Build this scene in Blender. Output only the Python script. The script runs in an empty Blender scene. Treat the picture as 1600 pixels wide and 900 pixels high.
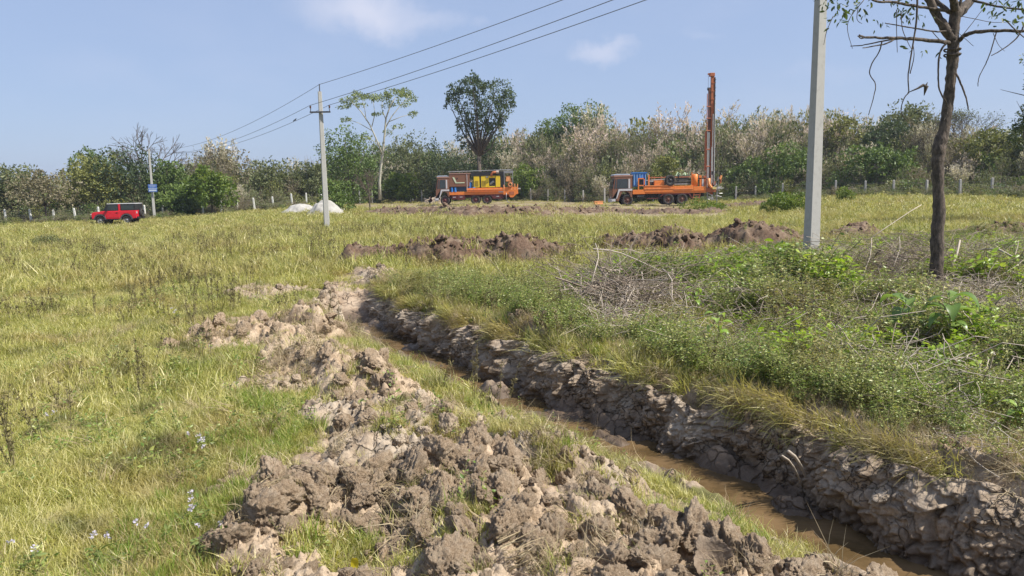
import bpy, math, random
import numpy as np
from mathutils import Vector, Matrix, Euler
random.seed(7); rng = np.random.default_rng(7)
S = bpy.context.scene; COL = S.collection
PI = math.pi
# ---------------------------------------------------------------- camera
FPX, PITCH, ROLL, CH = 1155.0, math.radians(7.6), math.radians(1.15), 1.6
_F = np.array([0, math.cos(PITCH), -math.sin(PITCH)]); _R = np.array([1., 0, 0]); _U = np.array([0, math.sin(PITCH), math.cos(PITCH)])
_r = _R*math.cos(ROLL) - _U*math.sin(ROLL); _u = _U*math.cos(ROLL) + _R*math.sin(ROLL)
cd = bpy.data.cameras.new('camera'); cam = bpy.data.objects.new('camera', cd); COL.objects.link(cam)
cd.sensor_width = 36; cd.lens = 36*FPX/1600; cd.clip_start = 0.05; cd.clip_end = 3000
m = Matrix.Identity(4)
for i in range(3): m[i][0] = _r[i]; m[i][1] = _u[i]; m[i][2] = -_F[i]
m.translation = (0, 0, CH); cam.matrix_world = m; S.camera = cam
def ray(px, py): return _F*FPX + _r*(px-800) + _u*(450-py)
def gp(px, py, z=0.):
    d = ray(px, py); t = (z-CH)/d[2]; return np.array([d[0]*t, d[1]*t, z])
def at(px, py, Y):
    d = ray(px, py); t = Y/d[1]; return np.array([d[0]*t, Y, CH+d[2]*t])
# ---------------------------------------------------------------- exposure, sky, sun
S.view_settings.view_transform = 'Standard'; S.view_settings.look = 'None'; S.view_settings.gamma = 1; S.view_settings.exposure = 0.6
S.cycles.max_bounces = 5; S.cycles.transparent_max_bounces = 4; S.cycles.diffuse_bounces = 3; S.cycles.transmission_bounces = 3
S.cycles.use_denoising = True
AZ, EL = math.radians(108), math.radians(50)      # azimuth clockwise from +Y
W = bpy.data.worlds.new('World'); S.world = W; W.use_nodes = True
nt = W.node_tree; nt.nodes.clear()
def nn(nt, t, **k):
    n = nt.nodes.new(t)
    for a, b in k.items(): setattr(n, a, b)
    return n
def lk(nt, a, b): nt.links.new(a, b)
def vm(nt, op, a, b=None):
    n = nn(nt, 'ShaderNodeVectorMath', operation=op)
    for i, v in enumerate((a, b)):
        if v is None: continue
        if hasattr(v, 'is_linked'): lk(nt, v, n.inputs[i])
        else: n.inputs[i].default_value = v
    return n.outputs['Value'] if op in ('LENGTH', 'DOT_PRODUCT') else n.outputs[0]
def mt(nt, op, a, b=None, c=None, clamp=False):
    n = nn(nt, 'ShaderNodeMath', operation=op, use_clamp=clamp)
    for i, v in enumerate((a, b, c)):
        if v is None: continue
        if hasattr(v, 'is_linked'): lk(nt, v, n.inputs[i])
        else: n.inputs[i].default_value = v
    return n.outputs[0]
def mix(nt, f, a, b, blend='MIX'):
    n = nn(nt, 'ShaderNodeMix', data_type='RGBA', blend_type=blend)
    for s, v in ((n.inputs[0], f), (n.inputs[6], a), (n.inputs[7], b)):
        if hasattr(v, 'is_linked'): lk(nt, v, s)
        else: s.default_value = v if isinstance(v, (int, float)) else (*v[:3], 1)
    return n.outputs[2]
def mrange(nt, v, a, b, c=0., d=1., smooth=True):
    n = nn(nt, 'ShaderNodeMapRange', interpolation_type='SMOOTHSTEP' if smooth else 'LINEAR')
    lk(nt, v, n.inputs[0])
    for i, q in enumerate((a, b, c, d)): n.inputs[i+1].default_value = q
    return n.outputs[0]
def noise(nt, vec, scale, detail=4, rough=.55, col=False):
    n = nn(nt, 'ShaderNodeTexNoise'); n.inputs['Scale'].default_value = scale
    n.inputs['Detail'].default_value = detail; n.inputs['Roughness'].default_value = rough
    if vec is not None: lk(nt, vec, n.inputs['Vector'])
    return n.outputs['Color' if col else 'Fac']
sky = nn(nt, 'ShaderNodeTexSky', sky_type='NISHITA', sun_disc=False, sun_elevation=EL, sun_rotation=AZ,
         air_density=1.0, dust_density=1.6, ozone_density=2.2, altitude=300)
bg = nn(nt, 'ShaderNodeBackground'); bg.inputs[1].default_value = 0.112
out = nn(nt, 'ShaderNodeOutputWorld')
tc = nn(nt, 'ShaderNodeTexCoord'); D_ = tc.outputs['Generated']
wn = vm(nt, 'SCALE', vm(nt, 'SUBTRACT', noise(nt, D_, 9, 6, .62, col=True), (.5, .5, .5))); wn.node.inputs['Scale'].default_value = .10
dw = vm(nt, 'ADD', D_, wn)
alpha = None
for (px, py, sx, sy, a) in ((570, 20, 130, 44, .85), (650, 22, 80, 26, .5), (955, 82, 50, 20, .6), (1090, 50, 40, 12, .14), (742, 25, 25, 13, .16), (170, 110, 90, 40, .10), (1290, 118, 90, 22, .12)):
    c = ray(px, py); c = c/np.linalg.norm(c)
    d = vm(nt, 'MULTIPLY', vm(nt, 'SUBTRACT', dw, tuple(c)), (FPX/sx, FPX/sx*.6, FPX/sy))
    e = mt(nt, 'MULTIPLY', mrange(nt, vm(nt, 'LENGTH', d), 1.15, .0), a)
    alpha = e if alpha is None else mt(nt, 'MAXIMUM', alpha, e)
thin = mt(nt, 'MULTIPLY', mrange(nt, noise(nt, vm(nt, 'MULTIPLY', D_, (1, 1, 2.5)), 2.2, 5, .6), .45, .8), .16)
alpha = mt(nt, 'MAXIMUM', alpha, thin)
lk(nt, mix(nt, alpha, mix(nt, .72, sky.outputs[0], (2.35, 2.95, 4.45)), (4.3, 4.5, 5.4)), bg.inputs[0]); lk(nt, bg.outputs[0], out.inputs[0])
sl = bpy.data.lights.new('sun', 'SUN'); sl.energy = 5.0; sl.angle = math.radians(.53); sl.color = (1, .95, .87)
so = bpy.data.objects.new('sun', sl); COL.objects.link(so)
sv = Vector((math.sin(AZ)*math.cos(EL), math.cos(AZ)*math.cos(EL), math.sin(EL)))
so.rotation_euler = sv.to_track_quat('Z', 'Y').to_euler(); so.location = (20, -10, 30)
# ---------------------------------------------------------------- numpy noise
def hsh(ix, iy, s, iz=0):
    h = (ix.astype(np.int64)*374761393 + iy.astype(np.int64)*668265263 + np.int64(s)*1442695041 + np.asarray(iz).astype(np.int64)*2147483629) & 0xffffffff
    h = ((h ^ (h >> 13))*1274126177) & 0xffffffff; h = ((h ^ (h >> 16))*2246822519) & 0xffffffff
    return ((h ^ (h >> 15)) & 0xffffff)/float(0x1000000)
def pn(x, y, s=0):
    ix = np.floor(x); iy = np.floor(y); fx = x-ix; fy = y-iy; u = fx*fx*fx*(fx*(fx*6-15)+10); v = fy*fy*fy*(fy*(fy*6-15)+10)
    def g(dx, dy):
        a = hsh(ix+dx, iy+dy, s)*2*PI; return np.cos(a)*(fx-dx) + np.sin(a)*(fy-dy)
    a = g(0, 0); b = g(1, 0); c = g(0, 1); d = g(1, 1)
    return (a+(b-a)*u + (c-a)*v + (a-b-c+d)*u*v)*1.5
def fbm(x, y, s=0, o=4, r=.5):
    t = 0; a = 1
    for k in range(o): t = t + a*pn(x, y, s+k*17); x = x*2.03+5.1; y = y*2.03-3.7; a *= r
    return t
def pn3(p, s=0):
    i = np.floor(p); f = p-i; w = f*f*(3-2*f); t = 0
    for dx in (0, 1):
        for dy in (0, 1):
            for dz in (0, 1):
                h = hsh(i[:, 0]+dx, i[:, 1]+dy, s, i[:, 2]+dz)*2-1
                t = t + h*(w[:, 0] if dx else 1-w[:, 0])*(w[:, 1] if dy else 1-w[:, 1])*(w[:, 2] if dz else 1-w[:, 2])
    return t
def vor(x, y, s=0):
    ix = np.floor(x); iy = np.floor(y); f1 = np.full(x.shape, 9.); f2 = f1.copy(); cx = f1*0; cy = f1*0; cid = f1*0
    for dx in (-1, 0, 1):
        for dy in (-1, 0, 1):
            a = ix+dx; b = iy+dy; qx = a+hsh(a, b, s); qy = b+hsh(a, b, s+1); d = np.hypot(x-qx, y-qy)
            n = d < f1; f2 = np.where(n, f1, np.minimum(f2, d)); f1 = np.where(n, d, f1)
            cx = np.where(n, qx, cx); cy = np.where(n, qy, cy); cid = np.where(n, hsh(a, b, s+2), cid)
    return f1, f2, cx, cy, cid
def sst(x, a, b):
    t = np.clip((x-a)/(b-a), 0, 1); return t*t*(3-2*t)
def blocks(x, y, sc, s, tilt=.55, crease=.16):
    """broken clods: each cell a tilted block with rounded, creased borders, about 0..1"""
    wx = x/sc + .35*pn(x/sc*1.7, y/sc*1.7, s+5); wy = y/sc + .35*pn(x/sc*1.7+9, y/sc*1.7, s+6)
    f1, f2, cx, cy, cid = vor(wx, wy, s)
    a = cid*2*PI*7.3; h = cid*.9 + tilt*(np.cos(a)*(wx-cx)+np.sin(a)*(wy-cy))
    return h*sst(f2-f1, 0, crease*2.2) - .15*(f1**2)
def polydist(x, y, P):
    """signed side (>0 right of travel) distance to polyline and arclength"""
    best = np.full(x.shape, 1e9); sg = best*0; arc = best*0; L = 0; n = len(P)-1
    for i, (a, b) in enumerate(zip(P[:-1], P[1:])):
        dx, dy = b[0]-a[0], b[1]-a[1]; l = math.hypot(dx, dy)
        t = ((x-a[0])*dx+(y-a[1])*dy)/(l*l); tc_ = np.clip(t, -9 if i == 0 else 0, 9 if i == n-1 else 1)
        d = np.hypot(x-a[0]-tc_*dx, y-a[1]-tc_*dy); k = d < best
        best = np.where(k, d, best); sg = np.where(k, np.sign((x-a[0])*dy-(y-a[1])*dx), sg); arc = np.where(k, L+tc_*l, arc); L += l
    return best*sg, arc
def inpoly(x, y, P):
    """signed distance, positive inside"""
    ins = np.zeros(x.shape, bool); best = np.full(x.shape, 1e9)
    for a, b in zip(P, P[1:]+P[:1]):
        dx, dy = b[0]-a[0], b[1]-a[1]; t = np.clip(((x-a[0])*dx+(y-a[1])*dy)/(dx*dx+dy*dy+1e-12), 0, 1)
        best = np.minimum(best, np.hypot(x-a[0]-t*dx, y-a[1]-t*dy))
        if dy != 0:
            c = ((a[1] > y) != (b[1] > y)) & (x < dx*(y-a[1])/dy+a[0]); ins ^= c
    return np.where(ins, best, -best)
# ---------------------------------------------------------------- terrain
_tp = [(p-800)/1155 for p in (-400, 0, 190, 380, 500, 750, 830, 1000, 1100, 1200, 1346, 1595, 2200)]
_tz = [-.9, -.85, -.8, -.35, -.1, 0, 0, -.28, -.28, 0, .3, .2, .2]
_fp = [(p-800)/1155 for p in (-400, 23, 380, 487, 569, 647, 745, 832, 912, 944, 1147, 1346, 1595, 2200)]
_fd = [66, 72, 80, 88, 106, 110, 106, 100, 90, 85, 79, 66, 55, 45]
def fenceD(u): return np.interp(u, _fp, _fd)
def T(x, y):
    x = np.asarray(x, float); y = np.asarray(y, float); yy = np.maximum(y, 1); u = x/yy
    z = np.interp(u, _tp, _tz)*sst(y, 14, 60)
    k = np.interp(u, [(p-800)/1155 for p in (600, 800, 1000, 1600)], [0, 2.2, 2.8, 2.6])
    return z + k*sst(y-fenceD(u), 3, 20) + .12*fbm(x/9, y/9, 3, 2)*sst(y, 8, 25)
# the ditch: foot of the right wall (B), from the far end towards the camera
WL = -.40
BW = [(-2.75, 13.2), (-2.35, 12.2), (-2.03, 11.4), (-1.44, 10.14), (-.63, 8.69), (.10, 7.45), (.52, 6.62), (1.02, 5.95), (1.42, 5.47), (1.70, 5.02), (1.9, 4.55), (2.09, 4.12), (2.24, 3.81), (2.47, 3.52), (3.0, 3.0), (4.2, 2.1)]
def ditch(x, y):
    q, arc = polydist(x, y, BW); return -q, arc       # >0 on the right bank
_GZ = lambda L: [tuple(gp(*p)[:2]) for p in L]
MUD = [  # bare earth, outlines on the ground
    _GZ([(325, 960), (345, 870), (395, 775), (465, 740), (478, 660), (488, 605), (560, 585), (640, 600), (720, 600), (800, 628), (900, 680), (1010, 715), (1080, 750), (1120, 775), (1230, 835), (1330, 850), (1500, 900), (1560, 960)]),
    _GZ([(280, 532), (350, 500), (430, 490), (470, 505), (560, 535), (640, 545), (650, 590), (560, 605), (450, 610), (400, 605), (360, 595), (430, 570), (410, 545), (330, 550)]),
    _GZ([(505, 455), (520, 432), (590, 424), (600, 450), (585, 470)]), _GZ([(355, 455), (380, 445), (440, 440), (455, 455), (400, 462)]),
    _GZ([(350, 745), (440, 725), (440, 755), (350, 765)]),
    _GZ([(1120, 640), (1280, 655), (1420, 680), (1620, 690), (1640, 820), (1500, 745), (1400, 700), (1290, 680), (1200, 640)]),
    _GZ([(560, 396), (640, 390), (700, 386), (800, 382), (860, 386), (800, 390), (700, 392), (590, 400)]),
    _GZ([(640, 334), (640, 315), (820, 313), (960, 315), (1150, 316), (1150, 334), (1000, 337), (900, 336)]), _GZ([(540, 322), (560, 312), (720, 311), (700, 322), (600, 328)]),
]
def mudmask(x, y):
    m_ = np.full(x.shape, -9.)
    w = .10*fbm(x*2.2, y*2.2, 31, 3)*(1+np.hypot(x, y)*.04)
    for k, P in enumerate(MUD): m_ = np.maximum(m_, inpoly(x, y, P)+w*(1 if k < 5 else 2))
    q, arc = ditch(x, y)
    m_ = np.maximum(m_, np.where((q > -1.0-.5*fbm(x*1.7, y*1.7, 37, 3)) & (q < .12) & (y > 2) & (y < 12.9), .2-.5*np.abs(fbm(x*2, y*2, 8, 2))*(q < -.5), -9))
    return sst(m_, -.06, .10)
TUFT = [(gp(*p)[:2], r) for p, r in (((530, 870), .32), ((600, 700), .16), ((660, 580), .2), ((760, 600), .32), ((830, 620), .3), ((890, 655), .2), ((960, 790), .25), ((1060, 790), .4), ((1150, 800), .32), ((700, 690), .25), ((800, 700), .25), ((860, 740), .2), ((640, 760), .2), ((1240, 815), .12), ((730, 850), .15), ((1000, 690), .16), ((570, 490), .5), ((640, 545), .35), ((460, 490), .2))]
TUFT = [(c, r*.72) for c, r in TUFT]
def tufts(x, y):
    t = np.zeros(x.shape)
    for c, r in TUFT: t = np.maximum(t, 1-np.hypot(x-c[0], y-c[1])/r)
    return t
def Hn(x, y, mud=None):
    """near ground height"""
    x = np.asarray(x, float); y = np.asarray(y, float)
    z = T(x, y) + .035*fbm(x*.9, y*.9, 11, 3)
    near = 1-sst(np.hypot(x, y), 14, 22)
    if not np.any(near > 0): return z
    q, arc = ditch(x, y); qn = q + .07*fbm(arc*1.6, q*0+3, 21, 3) + .03*pn(x*7, y*7, 5)
    lip = .10*sst(q, 0, .25)*(1-sst(q, .5, 1.6)) 
    depth = np.interp(arc, [0, .6, 1.6, 3], [0.02, .12, .42, .50])
    low = -qn; left = .62*(1-sst(low, .46, 1.15+.2*pn(arc*1.3, arc*0, 9)))+.38*(1-sst(low, .8, 2.3)); prof = -depth*(1-sst(qn, .07, .17))*left
    bars = (.17*fbm(arc*1.3, q*2.5, 77, 4)+.10*sst(q, -.30, -.02)+.035)*(np.abs(q+.2) < .6)
    z = z + near*(lip + prof + bars*sst(-prof, .2, .45))
    if mud is not None:
        z = z + near*mud*(.05*blocks(x, y, .34, 41)+.035*blocks(x, y, .13, 43)+.016*blocks(x, y, .05, 45)+.008*fbm(x*30, y*30, 47, 3)-.02)*(1-.5*sst(-prof, .1, .3))
    return z
# ---------------------------------------------------------------- mesh helpers
def mesh_np(name, V, F, smooth=False):
    V = np.asarray(V, np.float32); me = bpy.data.meshes.new(name); F = np.asarray(F, np.int32)
    me.vertices.add(len(V)); me.vertices.foreach_set('co', V.ravel())
    k = F.shape[1]; me.loops.add(F.size); me.loops.foreach_set('vertex_index', F.ravel())
    me.polygons.add(len(F)); me.polygons.foreach_set('loop_start', np.arange(0, F.size, k, dtype=np.int32))
    try: me.polygons.foreach_set('loop_total', np.full(len(F), k, np.int32))
    except Exception: pass
    if smooth: me.polygons.foreach_set('use_smooth', np.ones(len(F), bool))
    me.update(); me.validate(); return me
def attr(me, name, v, dom='POINT', typ='FLOAT'):
    a = me.attributes.new(name, typ, dom); a.data.foreach_set('vector' if typ == 'FLOAT_VECTOR' else 'value', np.ascontiguousarray(v).ravel())
def link(o, parent=None):
    COL.objects.link(o)
    if parent is not None: o.parent = parent
    return o
def obj(name, me, mat=None, parent=None):
    if mat is not None and not me.materials: me.materials.append(mat)
    return link(bpy.data.objects.new(name, me), parent)
def tag(o, label=None, cat=None, group=None, kind=None):
    for k, v in (('label', label), ('category', cat), ('group', group), ('kind', kind)):
        if v: o[k] = v
    return o
def thing(name, loc, label, cat, group=None, rz=0):
    o = link(bpy.data.objects.new(name, None)); o.location = Vector([float(v) for v in loc]); o.rotation_euler.z = rz; o.empty_display_size = .2
    return tag(o, label, cat, group)
class MB:
    def __init__(s): s.v = []; s.f = []
    def box(s, x0, x1, y0, y1, z0, z1, taper=0):
        n = len(s.v); t = taper
        s.v += [(x0, y0, z0), (x1, y0, z0), (x1, y1, z0), (x0, y1, z0), (x0+t, y0+t, z1), (x1-t, y0+t, z1), (x1-t, y1-t, z1), (x0+t, y1-t, z1)]
        s.f += [(n, n+3, n+2, n+1), (n+4, n+5, n+6, n+7), (n, n+1, n+5, n+4), (n+1, n+2, n+6, n+5), (n+2, n+3, n+7, n+6), (n+3, n, n+4, n+7)]; return s
    def prism(s, pts, y0, y1):
        """polygon in x,z pulled along y"""
        n = len(s.v); k = len(pts); s.v += [(x, y0, z) for x, z in pts] + [(x, y1, z) for x, z in pts]
        s.f += [tuple(range(n, n+k)), tuple(range(n+2*k-1, n+k-1, -1))] + [(n+i, n+k+i, n+k+(i+1) % k, n+(i+1) % k) for i in range(k)]; return s
    def tube(s, P, R, n=6, cap=True):
        P = [Vector([float(c) for c in p]) for p in P]; R = R if hasattr(R, '__len__') else [R]*len(P); b = len(s.v)
        up = Vector((0, 0, 1)); prev = None
        for i, p in enumerate(P):
            d = (P[min(i+1, len(P)-1)]-P[max(i-1, 0)])
            d = d.normalized() if d.length > 1e-9 else Vector((0, 0, 1))
            if prev is None: a = d.cross(Vector((0, 0, 1)) if abs(d.z) < .9 else Vector((1, 0, 0))).normalized()
            else: a = (prev - d*prev.dot(d)); a = a.normalized() if a.length > 1e-6 else d.orthogonal().normalized()
            prev = a; c = d.cross(a)
            for j in range(n):
                t = 2*PI*j/n; s.v.append(tuple(p + (a*math.cos(t)+c*math.sin(t))*R[i]))
        for i in range(len(P)-1):
            for j in range(n): s.f.append((b+i*n+j, b+i*n+(j+1) % n, b+(i+1)*n+(j+1) % n, b+(i+1)*n+j))
        if cap: s.f += [tuple(b+n-1-j for j in range(n)), tuple(b+(len(P)-1)*n+j for j in range(n))]
        return s
    def build(s, name, mat, parent=None, smooth=False, bevel=0):
        me = bpy.data.meshes.new(name); me.from_pydata(s.v, [], s.f); me.update()
        if smooth: me.polygons.foreach_set('use_smooth', [True]*len(me.polygons))
        o = obj(name, me, mat, parent)
        if bevel:
            b = o.modifiers.new('bevel', 'BEVEL'); b.width = bevel; b.segments = 2; b.limit_method = 'ANGLE'
        return o
# ---------------------------------------------------------------- materials
def mat_new(name):
    M = bpy.data.materials.new(name); M.use_nodes = True; n = M.node_tree; n.nodes.clear()
    o = nn(n, 'ShaderNodeOutputMaterial'); b = nn(n, 'ShaderNodeBsdfPrincipled'); lk(n, b.outputs[0], o.inputs[0]); return M, n, b, o
def paint(name, c, rough=.5, metal=0, wear=.25, c2=(.10, .07, .05), sc=3):
    M, n, b, o = mat_new(name); t = nn(n, 'ShaderNodeTexCoord').outputs['Object']
    f = mt(n, 'MULTIPLY', mrange(n, noise(n, t, sc, 6, .7), .45, .75), wear)
    lk(n, mix(n, f, c, c2), b.inputs['Base Color']); b.inputs['Roughness'].default_value = rough; b.inputs['Metallic'].default_value = metal
    b.inputs['Specular IOR Level'].default_value = .4; return M
def leafmat(name, cs, trans=.35, rough=.5, patch=None, spec=.3, psc=.5):
    """cs: colours picked by the leaf's own tint; patch: colour mixed in by place"""
    M, n, b, o = mat_new(name)
    a = nn(n, 'ShaderNodeAttribute', attribute_name='tint').outputs['Fac']
    oi = nn(n, 'ShaderNodeObjectInfo').outputs['Random']
    r = nn(n, 'ShaderNodeValToRGB'); els = r.color_ramp.elements
    while len(els) < len(cs): els.new(.5)
    for i, c in enumerate(cs): els[i].position = i/(len(cs)-1); els[i].color = (*c, 1)
    lk(n, mt(n, 'ADD', mt(n, 'MULTIPLY', a, .8), mt(n, 'MULTIPLY', oi, .2)), r.inputs[0]); c = r.outputs[0]
    if patch:
        g = nn(n, 'ShaderNodeNewGeometry').outputs['Position']
        for pc, lo, hi, s_, amt in patch: c = mix(n, mt(n, 'MULTIPLY', mrange(n, noise(n, g, s_, 3, .5), lo, hi), amt), c, pc)
    lk(n, c, b.inputs['Base Color']); b.inputs['Roughness'].default_value = rough; b.inputs['Specular IOR Level'].default_value = spec
    t = nn(n, 'ShaderNodeBsdfTranslucent'); lk(n, mix(n, .55, c, mix(n, 1, c, (1.35, 1.3, .55), 'MULTIPLY')), t.inputs[0])
    ms = nn(n, 'ShaderNodeMixShader'); ms.inputs[0].default_value = trans
    lk(n, b.outputs[0], ms.inputs[1]); lk(n, t.outputs[0], ms.inputs[2]); lk(n, ms.outputs[0], o.inputs[0]); return M
def earth(name, dark, light, pale, palef=.5, grassc=None, obc=False, bump=.85, cr=False):
    M, n, b, o = mat_new(name)
    p = nn(n, 'ShaderNodeTexCoord').outputs['Object'] if obc else nn(n, 'ShaderNodeNewGeometry').outputs['Position']
    if obc:
        oi = nn(n, 'ShaderNodeObjectInfo').outputs['Random']; p = vm(n, 'ADD', p, vm(n, 'SCALE', (7, 3, 5)));
        lk(n, mt(n, 'MULTIPLY', oi, 9), p.node.inputs[1].links[0].from_node.inputs['Scale'])
    k = .2 if obc else 1
    f1 = noise(n, p, 2.3, 5, .6); f2 = noise(n, p, 17, 6, .7); f3 = noise(n, p, 90, 4, .7)
    c = mix(n, mrange(n, f2, .32, .68), dark, light)
    c = mix(n, mt(n, 'MULTIPLY', mrange(n, f1, .42, .66), palef), c, pale)
    c = mix(n, mt(n, 'MULTIPLY', mrange(n, f3, .3, .7), .35), c, tuple(v*.55 for v in dark))
    if grassc is not None:
        mu = nn(n, 'ShaderNodeAttribute', attribute_name='mud').outputs['Fac']
        g = nn(n, 'ShaderNodeNewGeometry').outputs['Position']
        gc = mix(n, mrange(n, noise(n, g, .35, 4, .6), .35, .68), grassc[0], grassc[1])
        gc = mix(n, mt(n, 'MULTIPLY', mrange(n, noise(n, g, 3.5, 5, .7), .4, .7), .6), gc, grassc[2])
        gc = mix(n, mt(n, 'MULTIPLY', mrange(n, noise(n, g, .09, 3, .5), .5, .7), .5), gc, grassc[3])
        c = mix(n, mu, gc, c)
    wet = nn(n, 'ShaderNodeAttribute', attribute_name='wet').outputs['Fac']
    c = mix(n, mt(n, 'MULTIPLY', wet, .8), c, (.065, .043, .028))
    lk(n, c, b.inputs['Base Color']); lk(n, mrange(n, wet, 0, 1, .95, .42), b.inputs['Roughness']); b.inputs['Specular IOR Level'].default_value = .25
    h = mt(n, 'ADD', mt(n, 'MULTIPLY', f2, .9), mt(n, 'MULTIPLY', f3, .5))
    if cr:
        vo = nn(n, 'ShaderNodeTexVoronoi', feature='DISTANCE_TO_EDGE'); vo.inputs['Scale'].default_value = cr
        ds = vm(n, 'SCALE', noise(n, p, 5, 3, .6, col=True)); ds.node.inputs['Scale'].default_value = .16; lk(n, vm(n, 'ADD', p, ds), vo.inputs['Vector'])
        ck = mt(n, 'MAXIMUM', mrange(n, vo.outputs['Distance'], 0, .06), mrange(n, noise(n, p, 2.1, 3, .6), .44, .56)); h = mt(n, 'ADD', mt(n, 'MULTIPLY', h, .6), mt(n, 'MULTIPLY', ck, 1.2))
        lk(n, mix(n, mt(n, 'MULTIPLY', mt(n, 'SUBTRACT', 1, ck), .7), c, tuple(v*.35 for v in dark)), b.inputs['Base Color'])  # crack lines darkened in the colour too: painted depth shade and held moisture
    bp = nn(n, 'ShaderNodeBump'); bp.inputs['Strength'].default_value = bump; bp.inputs['Distance'].default_value = .02; lk(n, h, bp.inputs['Height']); lk(n, bp.outputs[0], b.inputs['Normal'])
    return M
M_ground = earth('ground_soil', (.23, .16, .105), (.44, .33, .23), (.50, .41, .31), .5,
                 ((.105, .115, .03), (.17, .16, .055), (.24, .20, .09), (.20, .17, .065)), cr=6)
M_heap = earth('dug_earth', (.27, .19, .12), (.55, .42, .29), (.60, .49, .36), .5)
M_clod = earth('clod_earth', (.26, .18, .112), (.54, .41, .28), (.60, .49, .36), .5, obc=True)
M_pale = earth('pale_clay', (.23, .17, .115), (.43, .34, .245), (.50, .425, .33), .6, cr=8)
M_red = earth('red_earth', (.075, .046, .03), (.19, .125, .085), (.34, .27, .19), .45)
M_slab = earth('smooth_clay', (.20, .145, .10), (.32, .25, .18), (.38, .31, .23), .3, bump=.4)
M_wall = earth('ditch_clay', (.21, .155, .105), (.42, .33, .24), (.50, .43, .34), .55, bump=.8, cr=13)
M_sand = earth('white_sand', (.33, .31, .27), (.44, .42, .38), (.50, .48, .44), .5, bump=.3)
# grass colours
OLV = [(.17, .19, .035), (.33, .34, .07), (.52, .48, .15), (.74, .67, .36)]
GRN = [(.11, .18, .025), (.19, .28, .04), (.32, .38, .07), (.52, .50, .20)]
M_grass = leafmat('grass_blades', OLV, .35, .42, [((.17, .25, .035), .54, .68, .55, .4), ((.34, .24, .10), .50, .66, .8, .6), ((.40, .33, .13), .48, .64, .17, .5), ((.09, .10, .035), .54, .68, 1.9, .65), ((.52, .44, .22), .56, .70, 2.7, .6)], spec=.5)
M_lush = leafmat('lush_grass', GRN, .4, .5)
M_straw = leafmat('dry_straw', [(.22, .16, .09), (.38, .30, .18), (.52, .44, .29)], .2, .7)
M_weed = leafmat('weed_leaves', [(.08, .14, .025), (.17, .25, .05), (.31, .36, .09), (.48, .43, .18)], .35, .4, [((.27, .17, .07), .52, .66, .9, .55)], spec=.5)
M_vine = leafmat('bright_leaves', [(.17, .28, .025), (.30, .43, .04), (.48, .56, .09)], .45, .4, spec=.5)
M_twig = paint('dead_twigs', (.20, .155, .115), .85, wear=.6, c2=(.40, .34, .27), sc=25)
M_stalk = paint('pale_dead_stalks', (.40, .34, .27), .8, wear=.5, c2=(.3, .24, .18), sc=20)
M_stem = paint('brown_stems', (.20, .20, .08), .8, wear=.5, c2=(.1, .07, .04))
def fol(name, a, b, c, tr=.3): return leafmat(name, [a, b, c], tr, .5, spec=.35)
M_dark = fol('dark_foliage', (.03, .05, .022), (.06, .088, .034), (.105, .14, .05))
M_mid = fol('green_foliage', (.065, .105, .022), (.12, .18, .04), (.20, .26, .07))
M_olive = fol('olive_foliage', (.10, .115, .03), (.18, .19, .05), (.28, .28, .09))
M_bright = fol('bright_foliage', (.07, .12, .018), (.13, .19, .028), (.24, .28, .05), .38)
M_dull = fol('dull_foliage', (.085, .105, .04), (.15, .17, .068), (.23, .24, .11))
M_brown = fol('brown_foliage', (.13, .115, .06), (.20, .175, .10), (.28, .24, .16))
M_plume = leafmat('plume_grass', [(.11, .16, .04), (.27, .28, .13), (.74, .66, .57)], .35, .7)
M_pink = leafmat('pinkish_panicles', [(.10, .15, .04), (.28, .27, .15), (.74, .60, .55)], .35, .7)
def bark(name, a, b, sc=14):
    M, n, bs, o = mat_new(name); p = nn(n, 'ShaderNodeTexCoord').outputs['Object']
    f = noise(n, vm(n, 'MULTIPLY', p, (1, 1, .35)), sc, 7, .7); lk(n, mix(n, mrange(n, f, .35, .7), a, b), bs.inputs['Base Color']); bs.inputs['Roughness'].default_value = .9
    bp = nn(n, 'ShaderNodeBump'); bp.inputs['Strength'].default_value = .9; bp.inputs['Distance'].default_value = .03; lk(n, f, bp.inputs['Height']); lk(n, bp.outputs[0], bs.inputs['Normal']); return M
M_bark = bark('grey_brown_bark', (.045, .035, .026), (.17, .13, .10), 26)
M_pbark = bark('pale_bark', (.30, .29, .22), (.50, .47, .38))
M_dbark = bark('dark_bark', (.06, .045, .035), (.14, .11, .08))
M_conc = paint('weathered_concrete', (.40, .39, .36), .9, wear=.45, c2=(.25, .24, .215), sc=9)
M_white = paint('whitewashed_post', (.66, .65, .60), .85, wear=.5, c2=(.33, .30, .25), sc=7)
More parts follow.
